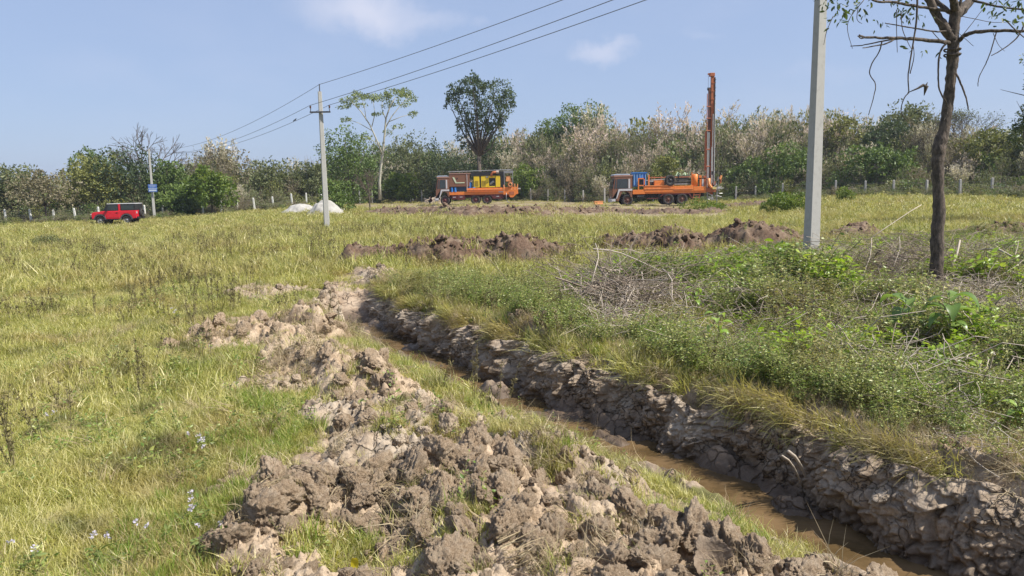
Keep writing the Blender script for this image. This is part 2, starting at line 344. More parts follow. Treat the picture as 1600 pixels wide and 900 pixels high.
# ================================================================ GROUND
def build_ground():
    front = np.radians(np.linspace(-47, 47, 560)); back = np.radians(np.linspace(47, 313, 70))[1:-1]
    A = np.concatenate([front, back]); na = len(A)
    R = np.concatenate([[.05, .5, 1.2], np.exp(np.linspace(math.log(1.8), math.log(16), 520)), np.exp(np.linspace(math.log(16), math.log(140), 170))[1:], np.exp(np.linspace(math.log(140), math.log(2500), 14))[1:]])
    a, r = np.meshgrid(A, R); x = (r*np.sin(a)).ravel(); y = (r*np.cos(a)).ravel()
    mud = mudmask(x, y)*(r.ravel() < 130); z = Hn(x, y, mud)
    q, arc = ditch(x, y)
    z = np.where((q > .02) & (q < .35) & (y < 13) & (y > 1.5), np.minimum(z, z-.05), z)
    nr = len(R); i, j = np.meshgrid(np.arange(nr-1), np.arange(na), indexing='ij'); j2 = (j+1) % na
    F = np.stack([i*na+j, (i+1)*na+j, (i+1)*na+j2, i*na+j2], -1).reshape(-1, 4)[:, ::-1]
    me = mesh_np('ground', np.stack([x, y, z], -1), F, True)
    wet = (1-sst(z, WL+.02, WL+.16))*(np.abs(q) < 1.2)*(y < 13); attr(me, 'mud', mud*(1-.4*sst(r.ravel(), 40, 50))); attr(me, 'wet', wet)
    return tag(obj('ground', me, M_ground), kind='structure')
build_ground()
# water in the ditch: a strip a little wider than the floor, under the banks
def build_water():
    P = np.array(BW[2:]); V = []; Q = []
    ts = np.linspace(0, len(P)-1, 160); X = np.interp(ts, range(len(P)), P[:, 0]); Y = np.interp(ts, range(len(P)), P[:, 1])
    dx = np.gradient(X); dy = np.gradient(Y); L = np.hypot(dx, dy); nx, ny = -dy/L, dx/L
    k = 9
    for c in range(k):
        o = -.85+c*1.05/(k-1); V.append(np.stack([X+nx*o, Y+ny*o, X*0+WL], -1))
    V = np.stack(V, 1).reshape(-1, 3)
    F = [(i*k+j, (i+1)*k+j, (i+1)*k+j+1, i*k+j+1) for i in range(len(X)-1) for j in range(k-1)]
    me = mesh_np('ditch_water', V, F, True)
    M, n, b, o = mat_new('muddy_water'); p = nn(n, 'ShaderNodeNewGeometry').outputs['Position']
    c = mix(n, mrange(n, noise(n, p, 3, 5, .6), .35, .65), (.085, .055, .024), (.17, .11, .055)); lk(n, c, b.inputs['Base Color'])
    b.inputs['Roughness'].default_value = .06; b.inputs['IOR'].default_value = 1.33
    bp = nn(n, 'ShaderNodeBump'); bp.inputs['Strength'].default_value = .25; bp.inputs['Distance'].default_value = .02
    lk(n, noise(n, vm(n, 'MULTIPLY', p, (1, 2.2, 1)), 9, 3, .5), bp.inputs['Height']); lk(n, bp.outputs[0], b.inputs['Normal'])
    return tag(obj('ditch_water', me, M), kind='structure')
build_water()
def build_wall():
    P = np.array(BW[1:]); seg = np.hypot(*np.diff(P, axis=0).T); cs = np.concatenate([[0], np.cumsum(seg)])
    # step along the wall grows with distance from the camera
    s = [0.]
    while s[-1] < cs[-1]:
        y = np.interp(s[-1], cs, P[:, 1]); s.append(s[-1]+max(.007, .0018*y))
    s = np.array(s); X = np.interp(s, cs, P[:, 0]); Y = np.interp(s, cs, P[:, 1])
    ker = np.hanning(41); ker /= ker.sum(); X = np.convolve(np.pad(X, 20, 'edge'), ker, 'valid'); Y = np.convolve(np.pad(Y, 20, 'edge'), ker, 'valid')
    dx = np.gradient(X); dy = np.gradient(Y); L = np.hypot(dx, dy); nx, ny = -dy/L, dx/L   # left of travel (towards camera) = right bank in the picture
    NV = 130; v = np.linspace(0, 1, NV)
    S_, V_ = np.meshgrid(s, v, indexing='ij'); d = np.interp(s, [0, 1.2, 2.4], [.06, .3, .55])[:, None]
    lipz = .0 + .13*fbm(s*1.1, s*0, 61, 4)[:, None]*np.interp(Y, [5, 12], [1, .5])[:, None]
    vz = np.clip(V_/.72, 0, 1); top = np.clip((V_-.72)/.28, 0, 1)
    off = -.12 + .16*vz**1.5 + .36*top + (.13*fbm(S_*1.5, V_*0, 62, 4))*(.4+vz)
    ang = sst(V_, .60, .85)                                   # 0: faces the ditch, 1: faces up
    z = WL-.12 + (lipz+.12-WL)*(1-(1-vz)**1.25)*(d/.55) + (1-d/.55)*.35
    prof = d*0
    # relief in wall space
    yv = V_*.75
    big = blocks(S_, yv, .42, 71, 1.2, .12); med = blocks(S_, yv, .16, 73, .8, .14)
    f1, f2, cx, cy, cid = vor(S_/.12+.45*pn(S_*6, yv*6, 1), yv/.12+.45*pn(S_*6, yv*6+4, 2), 75)
    crack = 1-sst(f2-f1, .0, .16); f1b, f2b, *_ = vor(S_/.30+.3*pn(S_*5, yv*5, 7), yv/.30, 79); crack2 = 1-sst(f2b-f1b, 0, .09)
    sm = sst(fbm(S_*1.7, yv*1.7, 88, 2), -.15, .35); disp = .075*big + .05*med*(1-.6*sm) + .022*cid + .022*(np.cos(cid*40)*(S_/.12-cx)+np.sin(cid*40)*(yv/.12-cy)) - .03*crack*(.35+.65*sm) - .035*crack2 + .05*fbm(S_*2.2, yv*2.2, 83, 3) + .022*fbm(S_*8, yv*8, 89, 4)*(1-.6*sm) + .010*fbm(S_*14, yv*14, 76, 3) + .030*blocks(S_, yv, .055, 84, .8, .15) + .008*fbm(S_*45, yv*45, 78, 2)
    disp = disp*np.interp(d, [0, .55], [.4, 1])*(1-.6*top)
    oo = off - disp*(1-ang); zz = z + disp*ang*.35
    x = X[:, None]+nx[:, None]*oo; y = Y[:, None]+ny[:, None]*oo
    g = Hn(x.ravel(), y.ravel()).reshape(x.shape)
    zz = np.where(top > 0, zz*(1-top)+(g+.015+disp*.3)*top, zz); zz = np.where(top > .93, g-.06, zz)
    ns = len(s); i, j = np.meshgrid(np.arange(ns-1), np.arange(NV-1), indexing='ij')
    F = np.stack([i*NV+j, (i+1)*NV+j, (i+1)*NV+j+1, i*NV+j+1], -1).reshape(-1, 4)[:, ::-1]
    me = mesh_np('ditch_bank', np.stack([x, y, zz], -1).reshape(-1, 3), F, True)
    attr(me, 'wet', (1-sst(zz, WL+.03, WL+.2)).ravel()*.8); attr(me, 'mud', np.ones(zz.size))
    return tag(obj('ditch_bank', me, M_wall), kind='structure'), (X, Y, nx, ny, s)
WALL, WP = build_wall()
# ================================================================ HEAPS
def icos(sub):
    import bmesh
    b = bmesh.new(); bmesh.ops.create_icosphere(b, subdivisions=sub, radius=1); V = np.array([v.co[:] for v in b.verts]); F = np.array([[v.index for v in f.verts] for f in b.faces]); b.free(); return V, F
_V4, _F4 = icos(5); _V3, _F3 = icos(3)
def clod_mesh(k, hi=True, mat=None, rough=1.):
    V, F = (_V4, _F4) if hi else (_V3, _F3); V = V.copy(); r = np.ones(len(V))
    g = np.random.default_rng(k+100)
    for _ in range(9):                                       # knock flat facets off
        nrm = g.normal(size=3); nrm /= np.linalg.norm(nrm); c = g.uniform(.45, .85); d = V@nrm; V = np.where((d > c)[:, None], V-nrm*((d-c)*.88)[:, None], V)
    n = V/np.linalg.norm(V, axis=1)[:, None]
    dsp = .20*pn3(V*1.7+k*7, k) + .20*np.abs(pn3(V*3.7+k, k+1)) - .22*np.abs(pn3(V*7+k, k+2)) - .14*np.abs(pn3(V*14, k+3)) + .06*pn3(V*28, k+4)
    V = V + n*(dsp*rough)[:, None]; V = V*np.array([1, g.uniform(.7, .95), g.uniform(.55, .85)])
    me = mesh_np('clod', V, F, True); me.materials.append(mat or M_clod); return me
CL = [clod_mesh(k) for k in range(14)]; CLR = [clod_mesh(k+30, False, M_red, 1.5) for k in range(8)]; CLP = [clod_mesh(k+50, True, M_pale, .8) for k in range(5)]
ALLH = []
def ridge_h(x, y, segs):
    h = np.full(x.shape, -9.)
    for (a, b) in segs:
        dx, dy = b[0]-a[0], b[1]-a[1]; t = np.clip(((x-a[0])*dx+(y-a[1])*dy)/(dx*dx+dy*dy+1e-9), 0, 1)
        w = a[2]+(b[2]-a[2])*t; hh = a[3]+(b[3]-a[3])*t; d = np.hypot(x-a[0]-t*dx, y-a[1]-t*dy)/w
        h = np.maximum(h, hh*(1-d**1.6))
    return h
def heap(label, pts, mat, res, clods, n, cr, lump=(.3, .12, .05), amp=1., name='earth_heap', group='heaps of earth dug out of the ditch', cut=.03, cat='earth heap'):
    """pts: lists of crest points (px, py, width m, height m)"""
    segs = []; z0 = 0
    for chain in pts:
        W_ = []
        for (px, py, w, h) in chain:
            p = gp(px, py, h*.7)
            if p[1] > 14:                                     # follow the terrain far out
                for _ in range(4): p = gp(px, py, float(T(p[0], p[1]))+h*.8)
            W_.append((p[0], p[1], w, h))
        segs += list(zip(W_[:-1], W_[1:])) if len(W_) > 1 else [(W_[0], (W_[0][0]+.01,)+W_[0][1:])]
    xs = [p[0] for s_ in segs for p in s_]; ys = [p[1] for s_ in segs for p in s_]; wm = max(p[2] for s_ in segs for p in s_)*1.15
    sc = lump[0]
    def f(x, y):
        wx = x+.25*sc*fbm(x/sc, y/sc, 5, 2)*1.5; wy = y+.25*sc*fbm(x/sc+7, y/sc, 6, 2)*1.5
        h = ridge_h(wx, wy, segs); qd = ditch(x, y)[0]; h = h-2*sst(qd, -.55, -.42)*(1-sst(qd, .08, .2))*(y < 13); k = sst(h, -.04, .06)
        return h + k*amp*(.20*lump[0]*blocks(x, y, lump[0], 91, .9)+.34*lump[1]*blocks(x, y, lump[1], 93, .9)+.50*lump[2]*blocks(x, y, lump[2], 95, .8)+.35*lump[2]*blocks(x, y, lump[2]*.45, 99, .8)+.10*lump[2]*fbm(x/lump[2]*2.5, y/lump[2]*2.5, 97, 3)-.12*lump[0])
    ALLH.append((f, (min(xs)-wm, max(xs)+wm, min(ys)-wm, max(ys)+wm)))
    X = np.arange(min(xs)-wm, max(xs)+wm, res); Y = np.arange(min(ys)-wm, max(ys)+wm, res); x, y = np.meshgrid(X, Y, indexing='ij')
    h = f(x.ravel(), y.ravel()).reshape(x.shape); H = Hn(x.ravel(), y.ravel()).reshape(x.shape)
    nx_, ny_ = x.shape; i, j = np.meshgrid(np.arange(nx_-1), np.arange(ny_-1), indexing='ij')
    keep = np.maximum.reduce([h[:-1, :-1], h[1:, :-1], h[1:, 1:], h[:-1, 1:]]) > -cut
    i = i[keep]; j = j[keep]; F = np.stack([i*ny_+j, (i+1)*ny_+j, (i+1)*ny_+j+1, i*ny_+j+1], -1)
    V = np.stack([x, y, H+np.maximum(h, -.12)], -1).reshape(-1, 3)
    u, inv = np.unique(F, return_inverse=True); V = V[u]; F = inv.reshape(F.shape)
    c = V.mean(0); c[2] = V[:, 2].min(); me = mesh_np(name, V-c, F, True); me.materials.append(mat)
    o = tag(obj(name, me), label, cat, group); o.location = c
    cnt = 0; tries = 0
    while cnt < n and tries < n*30:
        tries += 1; s_ = segs[int(rng.integers(len(segs)))]; t = rng.random(); w = s_[0][2]+(s_[1][2]-s_[0][2])*t
        a = rng.random()*2*PI; rr = w*rng.random()**.6*1.05
        px_ = s_[0][0]+(s_[1][0]-s_[0][0])*t+rr*math.cos(a); py_ = s_[0][1]+(s_[1][1]-s_[0][1])*t+rr*math.sin(a)
        ax, ay = np.array([px_]), np.array([py_]); hh = float(f(ax, ay)[0])
        q_ = float(ditch(ax, ay)[0][0])
        if hh < -.03 or (q_ > -.42 and q_ < .3): continue
        r = cr[0]+(cr[1]-cr[0])*rng.random()**2.2
        cobj = bpy.data.objects.new('clod', clods[int(rng.integers(len(clods)))]); link(cobj, o)
        cobj.location = Vector((px_, py_, float(Hn(ax, ay)[0])+hh+r*.18))-Vector(c); cobj.rotation_euler = tuple(rng.random(3)*6.28); s3 = r*(.8+.4*rng.random(3)); cobj.scale = tuple(s3)
        cnt += 1
    return o, f
hp = heap('crumbly brown ridge of fresh clods in the foreground, left of the ditch',
     [[(400, 835, .30, .13), (470, 770, .34, .19), (560, 765, .34, .15), (640, 752, .36, .20), (740, 722, .36, .26), (790, 770, .30, .17)], [(640, 750, .3, .16), (660, 835, .3, .12)], [(740, 722, .3, .24), (740, 815, .34, .15)]],
     M_heap, .0095, CL, 250, (.025, .135), (.26, .11, .045))[0]
heap('brown clods along the bottom edge of the picture, up to the muddy water', [[(420, 905, .34, .14), (520, 930, .3, .12)], [(660, 880, .3, .12), (780, 850, .34, .16), (890, 805, .3, .18), (990, 808, .34, .17), (1090, 840, .28, .15), (1210, 862, .26, .15), (1310, 880, .26, .16), (1400, 893, .22, .14), (1490, 925, .2, .1)], [(760, 930, .4, .14), (1000, 900, .4, .16), (1200, 920, .3, .14)]],
     M_heap, .0095, CL, 250, (.02, .12), (.24, .10, .04))
heap('pale cracked clay mound in the middle, with grass growing on it', [[(510, 640, .34, .10), (620, 625, .40, .15), (690, 660, .42, .15), (760, 660, .36, .17), (850, 685, .34, .20), (940, 725, .30, .12)], [(620, 640, .4, .12), (600, 700, .4, .1)]],
     M_pale, .012, CL+CLP, 90, (.02, .10), (.30, .12, .05), .9)
heap('broken brown earth spread on grass at mid left, behind the clay mound', [[(300, 530, .30, .06), (360, 515, .42, .15), (430, 508, .40, .16)], [(450, 540, .42, .22), (510, 560, .4, .18), (590, 568, .46, .30), (610, 590, .4, .2)], [(430, 508, .4, .16), (540, 545, .4, .12)]],
     M_heap, .018, CL, 110, (.03, .13), (.34, .15, .06))
heap('small upright dark lump of earth with a dry grass mop beside it', [[(445, 488, .26, .16), (492, 478, .24, .36), (510, 492, .28, .2)]], M_heap, .02, CL, 22, (.03, .11), (.3, .15, .07))
heap('low pale crumbs of earth in the grass, left of the ditch head', [[(372, 455, .26, .10), (395, 462, .25, .07)], [(420, 450, .4, .09), (445, 450, .3, .06)]], M_pale, .025, CLP+CL, 12, (.03, .1), (.3, .15, .07))
heap('low brown earth crust beside the lush grass at left', [[(375, 600, .14, .08), (405, 603, .2, .05)], [(415, 598, .24, .08), (450, 602, .24, .08)]], M_pale, .015, CL+CLP, 14, (.02, .07), (.2, .1, .05))
heap('small flat crust of soil in the left foreground grass', [[(365, 748, .16, .04), (410, 742, .22, .07)]], M_pale, .012, CL, 8, (.015, .04), (.2, .1, .05))
heap('small pair of pale lumps on the grass right of the ditch', [[(815, 468, .16, .1), (832, 462, .18, .16)]], M_pale, .018, CLP, 8, (.04, .11), (.2, .1, .05))
heap('pale crusted shoulder of earth on the right lip of the ditch', [[(795, 513, .22, .12), (825, 503, .22, .16), (850, 525, .2, .10)]], M_pale, .018, CLP+CL, 16, (.03, .1), (.3, .12, .06))
heap('long dark reddish heap of dug earth across the field, before the trucks', [[(555, 394, .5, .36), (600, 392, .5, .22), (635, 388, .45, .30), (665, 384, .6, .45), (700, 380, .7, .52)], [(700, 380, .7, .52), (745, 384, .5, .38), (770, 382, .5, .42), (805, 376, .75, .58), (845, 382, .5, .35), (880, 388, .4, .1)]],
     M_red, .04, CLR, 260, (.035, .13), (.42, .19, .09), cut=.05)
heap('dark broken earth heap below the orange rig truck', [[(950, 374, .6, .40), (1005, 372, .8, .45), (1055, 364, .8, .62), (1085, 374, .6, .2)]], M_red, .045, CLR, 120, (.035, .14), (.42, .19, .09), cut=.05)
heap('dark earth heap with dry grass left of the tall grey pole', [[(1135, 362, .9, .5), (1175, 358, 1., .6), (1222, 362, .7, .4)]], M_red, .045, CLR, 70, (.035, .13), (.42, .19, .09), cut=.05)
heap('small dark heap of earth right of the tall grey pole', [[(1325, 358, .7, .35), (1345, 356, .6, .3)]], M_red, .05, CLR, 24, (.04, .13), (.42, .19, .09), cut=.05)
heap('dark heap of earth at the right edge behind the weeds', [[(1530, 358, .9, .4), (1600, 354, .9, .45)]], M_red, .05, CLR, 30, (.04, .13), (.42, .19, .09), cut=.05)
heap('long low bank of scraped dry earth in front of the brown and orange truck', [[(600, 329, 1.6, .25), (650, 328, 1.6, .5), (740, 329, 1.7, .55), (830, 328, 1.7, .5), (890, 327, 1.6, .3), (940, 327, 1.5, .2)]], M_red, .14, CLR, 220, (.07, .22), (.7, .35, .16), cut=.08)
heap('thin line of turned soil beside the rig truck wheels', [[(960, 327, 1., .15), (1040, 329, 1.2, .25), (1110, 329, 1., .2)], [(1150, 318, 1.5, .3), (1230, 313, 1.5, .3)]], M_red, .14, CLR, 70, (.06, .2), (.7, .35, .16), cut=.08)
for (px, py, w, h, lb) in ((468, 322, 1.8, .85, 'low grey-white heap of sand, left one beside the concrete pole'), (508, 319, 1.4, 1.1, 'taller bright white heap of sand behind the concrete pole')):
    heap(lb, [[(px, py, w, h), (px+6, py, w*.9, h*.8)]], M_sand, .08, CL[:1], 0, (.1, .2), (.8, .4, .2), .12, name='sand_heap', group='white sand heaps', cat='sand heap')
heap('pale heap of cut stones and soil by the gate opening', [[(672, 313, 1.2, .5), (690, 312, 1.2, .6)]], M_pale, .12, CLP, 24, (.15, .4), (.7, .4, .2), cut=.06, cat='stone heap', group='stones by the gate')
heap('crumbly dark earth with roots along the right lip of the ditch', [[(1120, 622, .14, .10), (1165, 628, .2, .14), (1220, 648, .2, .10), (1300, 675, .24, .12), (1400, 705, .26, .12), (1500, 738, .26, .10), (1590, 765, .26, .12)]], M_heap, .013, CL, 120, (.015, .07), (.22, .10, .04))
heap('pale cracked plates of mud at the head of the ditch', [[(525, 452, .45, .10), (560, 440, .5, .08), (592, 432, .4, .06)]], M_pale, .03, CLP, 40, (.04, .12), (.3, .15, .07))
# one upright curved slab of mud in the foreground
def slab():
    n = 60; V = []; F = []
    u, v = np.meshgrid(np.linspace(-1, 1, n), np.linspace(-1, 1, n), indexing='ij'); r = np.hypot(u, v)
    k = np.maximum(np.abs(u), np.abs(v))/np.maximum(r, 1e-6); X = u*k; Z = v*k; rr = np.hypot(X, Z)
    edge = 1+.30*fbm(np.arctan2(Z, X)*1.1, rr*0, 3, 4)*rr-.25*sst(np.abs(np.arctan2(Z, X)+1.2), .5, .1)*rr; X = X*edge*.135; Z = Z*edge*.155
    bend = -.05*(X/.13)**2 + .003*fbm(X*18, Z*18, 4, 3); th = .028*np.sqrt(np.clip(1-rr**4, 0, 1))+.002
    a = np.stack([X, bend-th*.3, Z], -1).reshape(-1, 3); b = np.stack([X, bend+th+.02*fbm(X*25, Z*25, 9, 3)*np.sqrt(np.clip(1-rr**2, 0, 1)), Z], -1).reshape(-1, 3)
    i, j = np.meshgrid(np.arange(n-1), np.arange(n-1), indexing='ij'); q = np.stack([i*n+j, (i+1)*n+j, (i+1)*n+j+1, i*n+j+1], -1).reshape(-1, 4)
    V = np.concatenate([a, b]); F = np.concatenate([q, q[:, ::-1]+n*n]); me = mesh_np('mud_slab', V, F, True); attr(me, 'wet', np.full(len(V), .3))
    o = obj('mud_slab', me, M_slab); o.scale = (.58, .7, .56); p = gp(1108, 855, .18); o.location = (p[0], p[1], float(Hn(np.array([p[0]]), np.array([p[1]]))[0])+.19); o.rotation_euler = (-.25, -.35, .35)
    tag(o, 'smooth rounded slab of mud standing upright among the foreground clods', 'mud slab')
slab()
# heap height on top of the ground at many points
def heap_h(x, y):
    h = np.full(x.shape, -9.)
    for f, (a, b, c, d) in ALLH:
        k = (x > a) & (x < b) & (y > c) & (y < d)
        if k.any(): h[k] = np.maximum(h[k], f(x[k], y[k]))
    return h
# ================================================================ SCATTERING (stuff)
def make_group():
    g = bpy.data.node_groups.new('scatter', 'GeometryNodeTree')
    g.interface.new_socket('Geometry', in_out='INPUT', socket_type='NodeSocketGeometry'); g.interface.new_socket('Collection', in_out='INPUT', socket_type='NodeSocketCollection'); g.interface.new_socket('Geometry', in_out='OUTPUT', socket_type='NodeSocketGeometry')
    i = nn(g, 'NodeGroupInput'); o = nn(g, 'NodeGroupOutput'); ci = nn(g, 'GeometryNodeCollectionInfo'); ci.inputs['Separate Children'].default_value = True; ci.inputs['Reset Children'].default_value = True
    lk(g, i.outputs[1], ci.inputs['Collection']); ip = nn(g, 'GeometryNodeInstanceOnPoints'); lk(g, i.outputs[0], ip.inputs['Points']); lk(g, ci.outputs[0], ip.inputs['Instance']); ip.inputs['Pick Instance'].default_value = True
    def na(name, t): n = nn(g, 'GeometryNodeInputNamedAttribute', data_type=t); n.inputs[0].default_value = name; return n.outputs[0]
    lk(g, na('pick', 'INT'), ip.inputs['Instance Index']); e = nn(g, 'FunctionNodeEulerToRotation'); lk(g, na('turn', 'FLOAT_VECTOR'), e.inputs[0]); lk(g, e.outputs[0], ip.inputs['Rotation'])
    lk(g, na('size', 'FLOAT_VECTOR'), ip.inputs['Scale']); lk(g, ip.outputs[0], o.inputs[0]); return g
GSC = make_group()
def scatter(name, P, rot, sc, protos, pick=None, label=None, cat=None):
    n = len(P)
    if n == 0: return
    me = bpy.data.meshes.new(name); me.vertices.add(n); me.vertices.foreach_set('co', np.asarray(P, np.float32).ravel())
    attr(me, 'turn', np.asarray(rot, np.float32), typ='FLOAT_VECTOR'); sc = np.asarray(sc, np.float32); sc = np.repeat(sc[:, None], 3, 1) if sc.ndim == 1 else sc
    attr(me, 'size', sc, typ='FLOAT_VECTOR'); attr(me, 'pick', (rng.integers(0, len(protos), n) if pick is None else pick).astype(np.int32), typ='INT')
    c = bpy.data.collections.new(name+'_kinds')
    for k, pm in enumerate(protos): c.objects.link(bpy.data.objects.new('%s_kind_%02d' % (name, k), pm))
    o = obj(name, me); md = o.modifiers.new('scatter', 'NODES'); md.node_group = GSC
    for s_ in GSC.interface.items_tree:
        if s_.item_type == 'SOCKET' and s_.in_out == 'INPUT' and s_.name == 'Collection': md[s_.identifier] = c
    return tag(o, label, cat, kind='stuff')
def ribbons(base, direc, length, width, bend, tint, seg=3, droop=1.):
    """blades of grass: tapered curved ribbons, all arrays of n"""
    n = len(base); t = np.linspace(0, 1, seg+1); side = np.stack([-direc[:, 1], direc[:, 0], direc[:, 0]*0], -1); V = np.zeros((n, 2*seg+1, 3))
    for k in range(seg+1):
        h = length*(t[k]-droop*.35*bend*t[k]**2); r = length*bend*t[k]**2*.8
        c = base+direc*r[:, None]+np.array([0, 0, 1])*h[:, None]; w = width*(1-t[k]**1.5)*.5
        if k < seg: V[:, 2*k] = c-side*w[:, None]; V[:, 2*k+1] = c+side*w[:, None]
        else: V[:, 2*seg] = c
    F = []
    for k in range(seg-1): F += [(2*k, 2*k+1, 2*k+3), (2*k, 2*k+3, 2*k+2)]
    F.append((2*seg-2, 2*seg-1, 2*seg)); F = np.array(F); F = (F[None]+(np.arange(n)*(2*seg+1))[:, None, None]).reshape(-1, 3)
    return V.reshape(-1, 3), F, np.repeat(tint, 2*seg+1)
def clump(k, n, R, hmin, hmax, w, mat, bend=(.2, 1.), bias=0., seg=3, drylow=.25):
    g = np.random.default_rng(1000+k); a = g.random(n)*2*PI; r = R*np.sqrt(g.random(n)); base = np.stack([r*np.cos(a), r*np.sin(a), np.full(n, -.01)], -1)
    a2 = a*.5+g.random(n)*2*PI; d = np.stack([np.cos(a2), np.sin(a2), a2*0], -1)
    L = hmin+(hmax-hmin)*g.random(n)**1.5; tint = np.clip(g.random(n)**1.3+bias, 0, 1)
    V, F, t = ribbons(base, d, L, w*(.7+.6*g.random(n)), bend[0]+(bend[1]-bend[0])*g.random(n), tint, seg)
    me = mesh_np('grass_clump', V, F); attr(me, 'tint', t); me.materials.append(mat); return me
def leafset(C, N, L, Wd, tint, fold=.25):
    """leaves: centre-line direction from C; 4-vertex kite with a fold"""
    n = len(C); r = np.random.default_rng(n); D = N; up = r.normal(size=(n, 3)); sd = np.cross(D, up); sd /= np.linalg.norm(sd, axis=1)[:, None]+1e-9; nm = np.cross(sd, D)
    L = L[:, None]; Wd = Wd[:, None]; V = np.stack([C, C+D*L*.45+sd*Wd*.5+nm*L*fold*.4, C+D*L-nm*L*fold*.3, C+D*L*.45-sd*Wd*.5+nm*L*fold*.4], 1)
    F = (np.array([[0, 1, 2], [0, 2, 3]])[None]+(np.arange(n)*4)[:, None, None]).reshape(-1, 3); return V.reshape(-1, 3), F, np.repeat(tint, 4)
def leafset_flat(C, D, sd, L, Wd, tint):
    n = len(C); nm = np.cross(sd, D); L = L[:, None]; Wd = Wd[:, None]
    V = np.stack([C, C+D*L*.25+sd*Wd*.42+nm*L*.05, C+D*L*.6+sd*Wd*.42+nm*L*.03, C+D*L-nm*L*.12, C+D*L*.6-sd*Wd*.42+nm*L*.03, C+D*L*.25-sd*Wd*.42+nm*L*.05, C+D*L*.5-nm*L*.04], 1)
    F = np.array([[0, 1, 6], [1, 2, 6], [2, 3, 6], [3, 4, 6], [4, 5, 6], [5, 0, 6]]); F = (F[None]+(np.arange(n)*7)[:, None, None]).reshape(-1, 3); return V.reshape(-1, 3), F, np.repeat(tint, 7)
def unit(v): return v/(np.linalg.norm(v, axis=-1, keepdims=True)+1e-9)
def join(parts):
    """parts of (V,F tri,tint,matindex) -> arrays"""
    Vs, Fs, Ts, Ms = [], [], [], []; o = 0
    for V, F, t, mi in parts: Vs.append(V); Fs.append(F+o); Ts.append(t); Ms.append(np.full(len(F), mi)); o += len(V)
    return np.concatenate(Vs), np.concatenate(Fs), np.concatenate(Ts), np.concatenate(Ms)
def mesh_parts(name, parts, mats):
    V, F, t, mi = join(parts); me = mesh_np(name, V, F); attr(me, 'tint', t)
    for m_ in mats: me.materials.append(m_)
    if len(mats) > 1: me.polygons.foreach_set('material_index', mi.astype(np.int32))
    return me
def stems(P0, P1, r0, r1, sag=0., k=3):
    """thin three-sided stems from P0 to P1 (n,3)"""
    n = len(P0); r0 = np.broadcast_to(r0, (n,)); r1 = np.broadcast_to(r1, (n,)); d = unit(P1-P0); a = unit(np.cross(d, np.where(np.abs(d[:, 2:3]) > .9, [[1., 0, 0]], [[0, 0, 1.]]))); b = np.cross(d, a); V = []
    for s_, (P, r) in enumerate(((P0, r0), (P1, r1))):
        for j in range(k): t = 2*PI*j/k; V.append(P+(a*math.cos(t)+b*math.sin(t))*r[:, None])
    V = np.stack(V, 1); F = []
    for j in range(k): j2 = (j+1) % k; F += [(j, j2, k+j2), (j, k+j2, k+j)]
    F = (np.array(F)[None]+(np.arange(n)*2*k)[:, None, None]).reshape(-1, 3); return V.reshape(-1, 3), F, np.full(n*2*k, .5)
def herb(k, h, ns, nl, L, Wd, lm, spread=.5, tbias=0., lean=.3, smat=None):
    """a bushy weed: branching stems with leaves along them"""
    g = np.random.default_rng(2000+k); P0, P1, C, D = [], [], [], []
    for s_ in range(ns):
        a = g.random()*2*PI; p = np.array([g.normal()*.04, g.normal()*.04, -.02]); d = unit(np.array([math.cos(a)*spread*g.random(), math.sin(a)*spread*g.random(), 1.])); hh = h*(.55+.45*g.random()); kk = 6
        for i in range(kk):
            q = p+d*hh/kk; P0.append(p); P1.append(q)
            for j in range(nl):
                b = g.random()*2*PI; f = g.random(); dd = unit(np.array([math.cos(b), math.sin(b), g.uniform(-.2, .7)])); c = p+(q-p)*f
                if g.random() < .45: e = c+dd*h*.16*g.random(); P0.append(c); P1.append(e); c = e
                C.append(c); D.append(dd)
            d = unit(d+g.normal(size=3)*.22*lean+np.array([0, 0, -.03])); p = q
    C = np.array(C); D = np.array(D); n = len(C); tint = np.clip(g.random(n)*.9+tbias, 0, 1)
    sd = unit(np.cross(D, np.array([0, 0, 1.])+g.normal(size=(n, 3))*.5)); sz = .6+.6*g.random(n)
    A = leafset_flat(C, D, sd, L*sz, Wd*sz, tint) if L > .03 else leafset(C, D, L*sz, Wd*sz, tint)
    B = stems(np.array(P0), np.array(P1), .0020*h/.5, .0013*h/.5)
    return mesh_parts('weed', [(*A, 0), (*B, 1)], [lm, smat or M_stem])
def tangle(k, n, R, H, mat, rad=.003, segs=5):
    g = np.random.default_rng(3000+k); P0, P1 = [], []
    for i in range(n):
        p = np.array([g.normal()*R*.6, g.normal()*R*.6, g.random()*H*.6]); a = g.random()*2*PI; d = np.array([math.cos(a), math.sin(a), g.normal()*.35])*R/segs*g.uniform(.6, 1.6)
        for s_ in range(segs):
            q = p+d; q[2] = min(max(q[2], 0), H); P0.append(p); P1.append(q); p = q; d = d+g.normal(size=3)*R/segs*.35
    V, F, t = stems(np.array(P0), np.array(P1), rad, rad*.8); t = np.repeat(g.random(len(P0)), 6); return mesh_parts('tangle', [(V, F, t, 0)], [mat])
PG = [clump(k, 46, .07, .03, .115, .0042, M_grass, (.3, 1.3)) for k in range(6)] + [clump(k+10, 26, .07, .04, .15, .0038, M_grass, (.3, 1.1), .35) for k in range(3)]
PGm = [clump(k+20, 70, .20, .05, .17, .008, M_grass, (.3, 1.2)) for k in range(5)] + [clump(k+27, 30, .2, .08, .24, .007, M_grass, (.2, .9), .3) for k in range(2)]
PGf = [clump(k+30, 120, .6, .08, .26, .022, M_grass, (.3, 1.1), seg=2) for k in range(4)]
PL = [clump(k+40, 50, .06, .07, .20, .0046, M_lush, (.2, .9)) for k in range(5)]
PHG = [clump(k+60, 46, .06, .06, .19, .0045, M_grass, (.3, 1.3)) for k in range(6)]
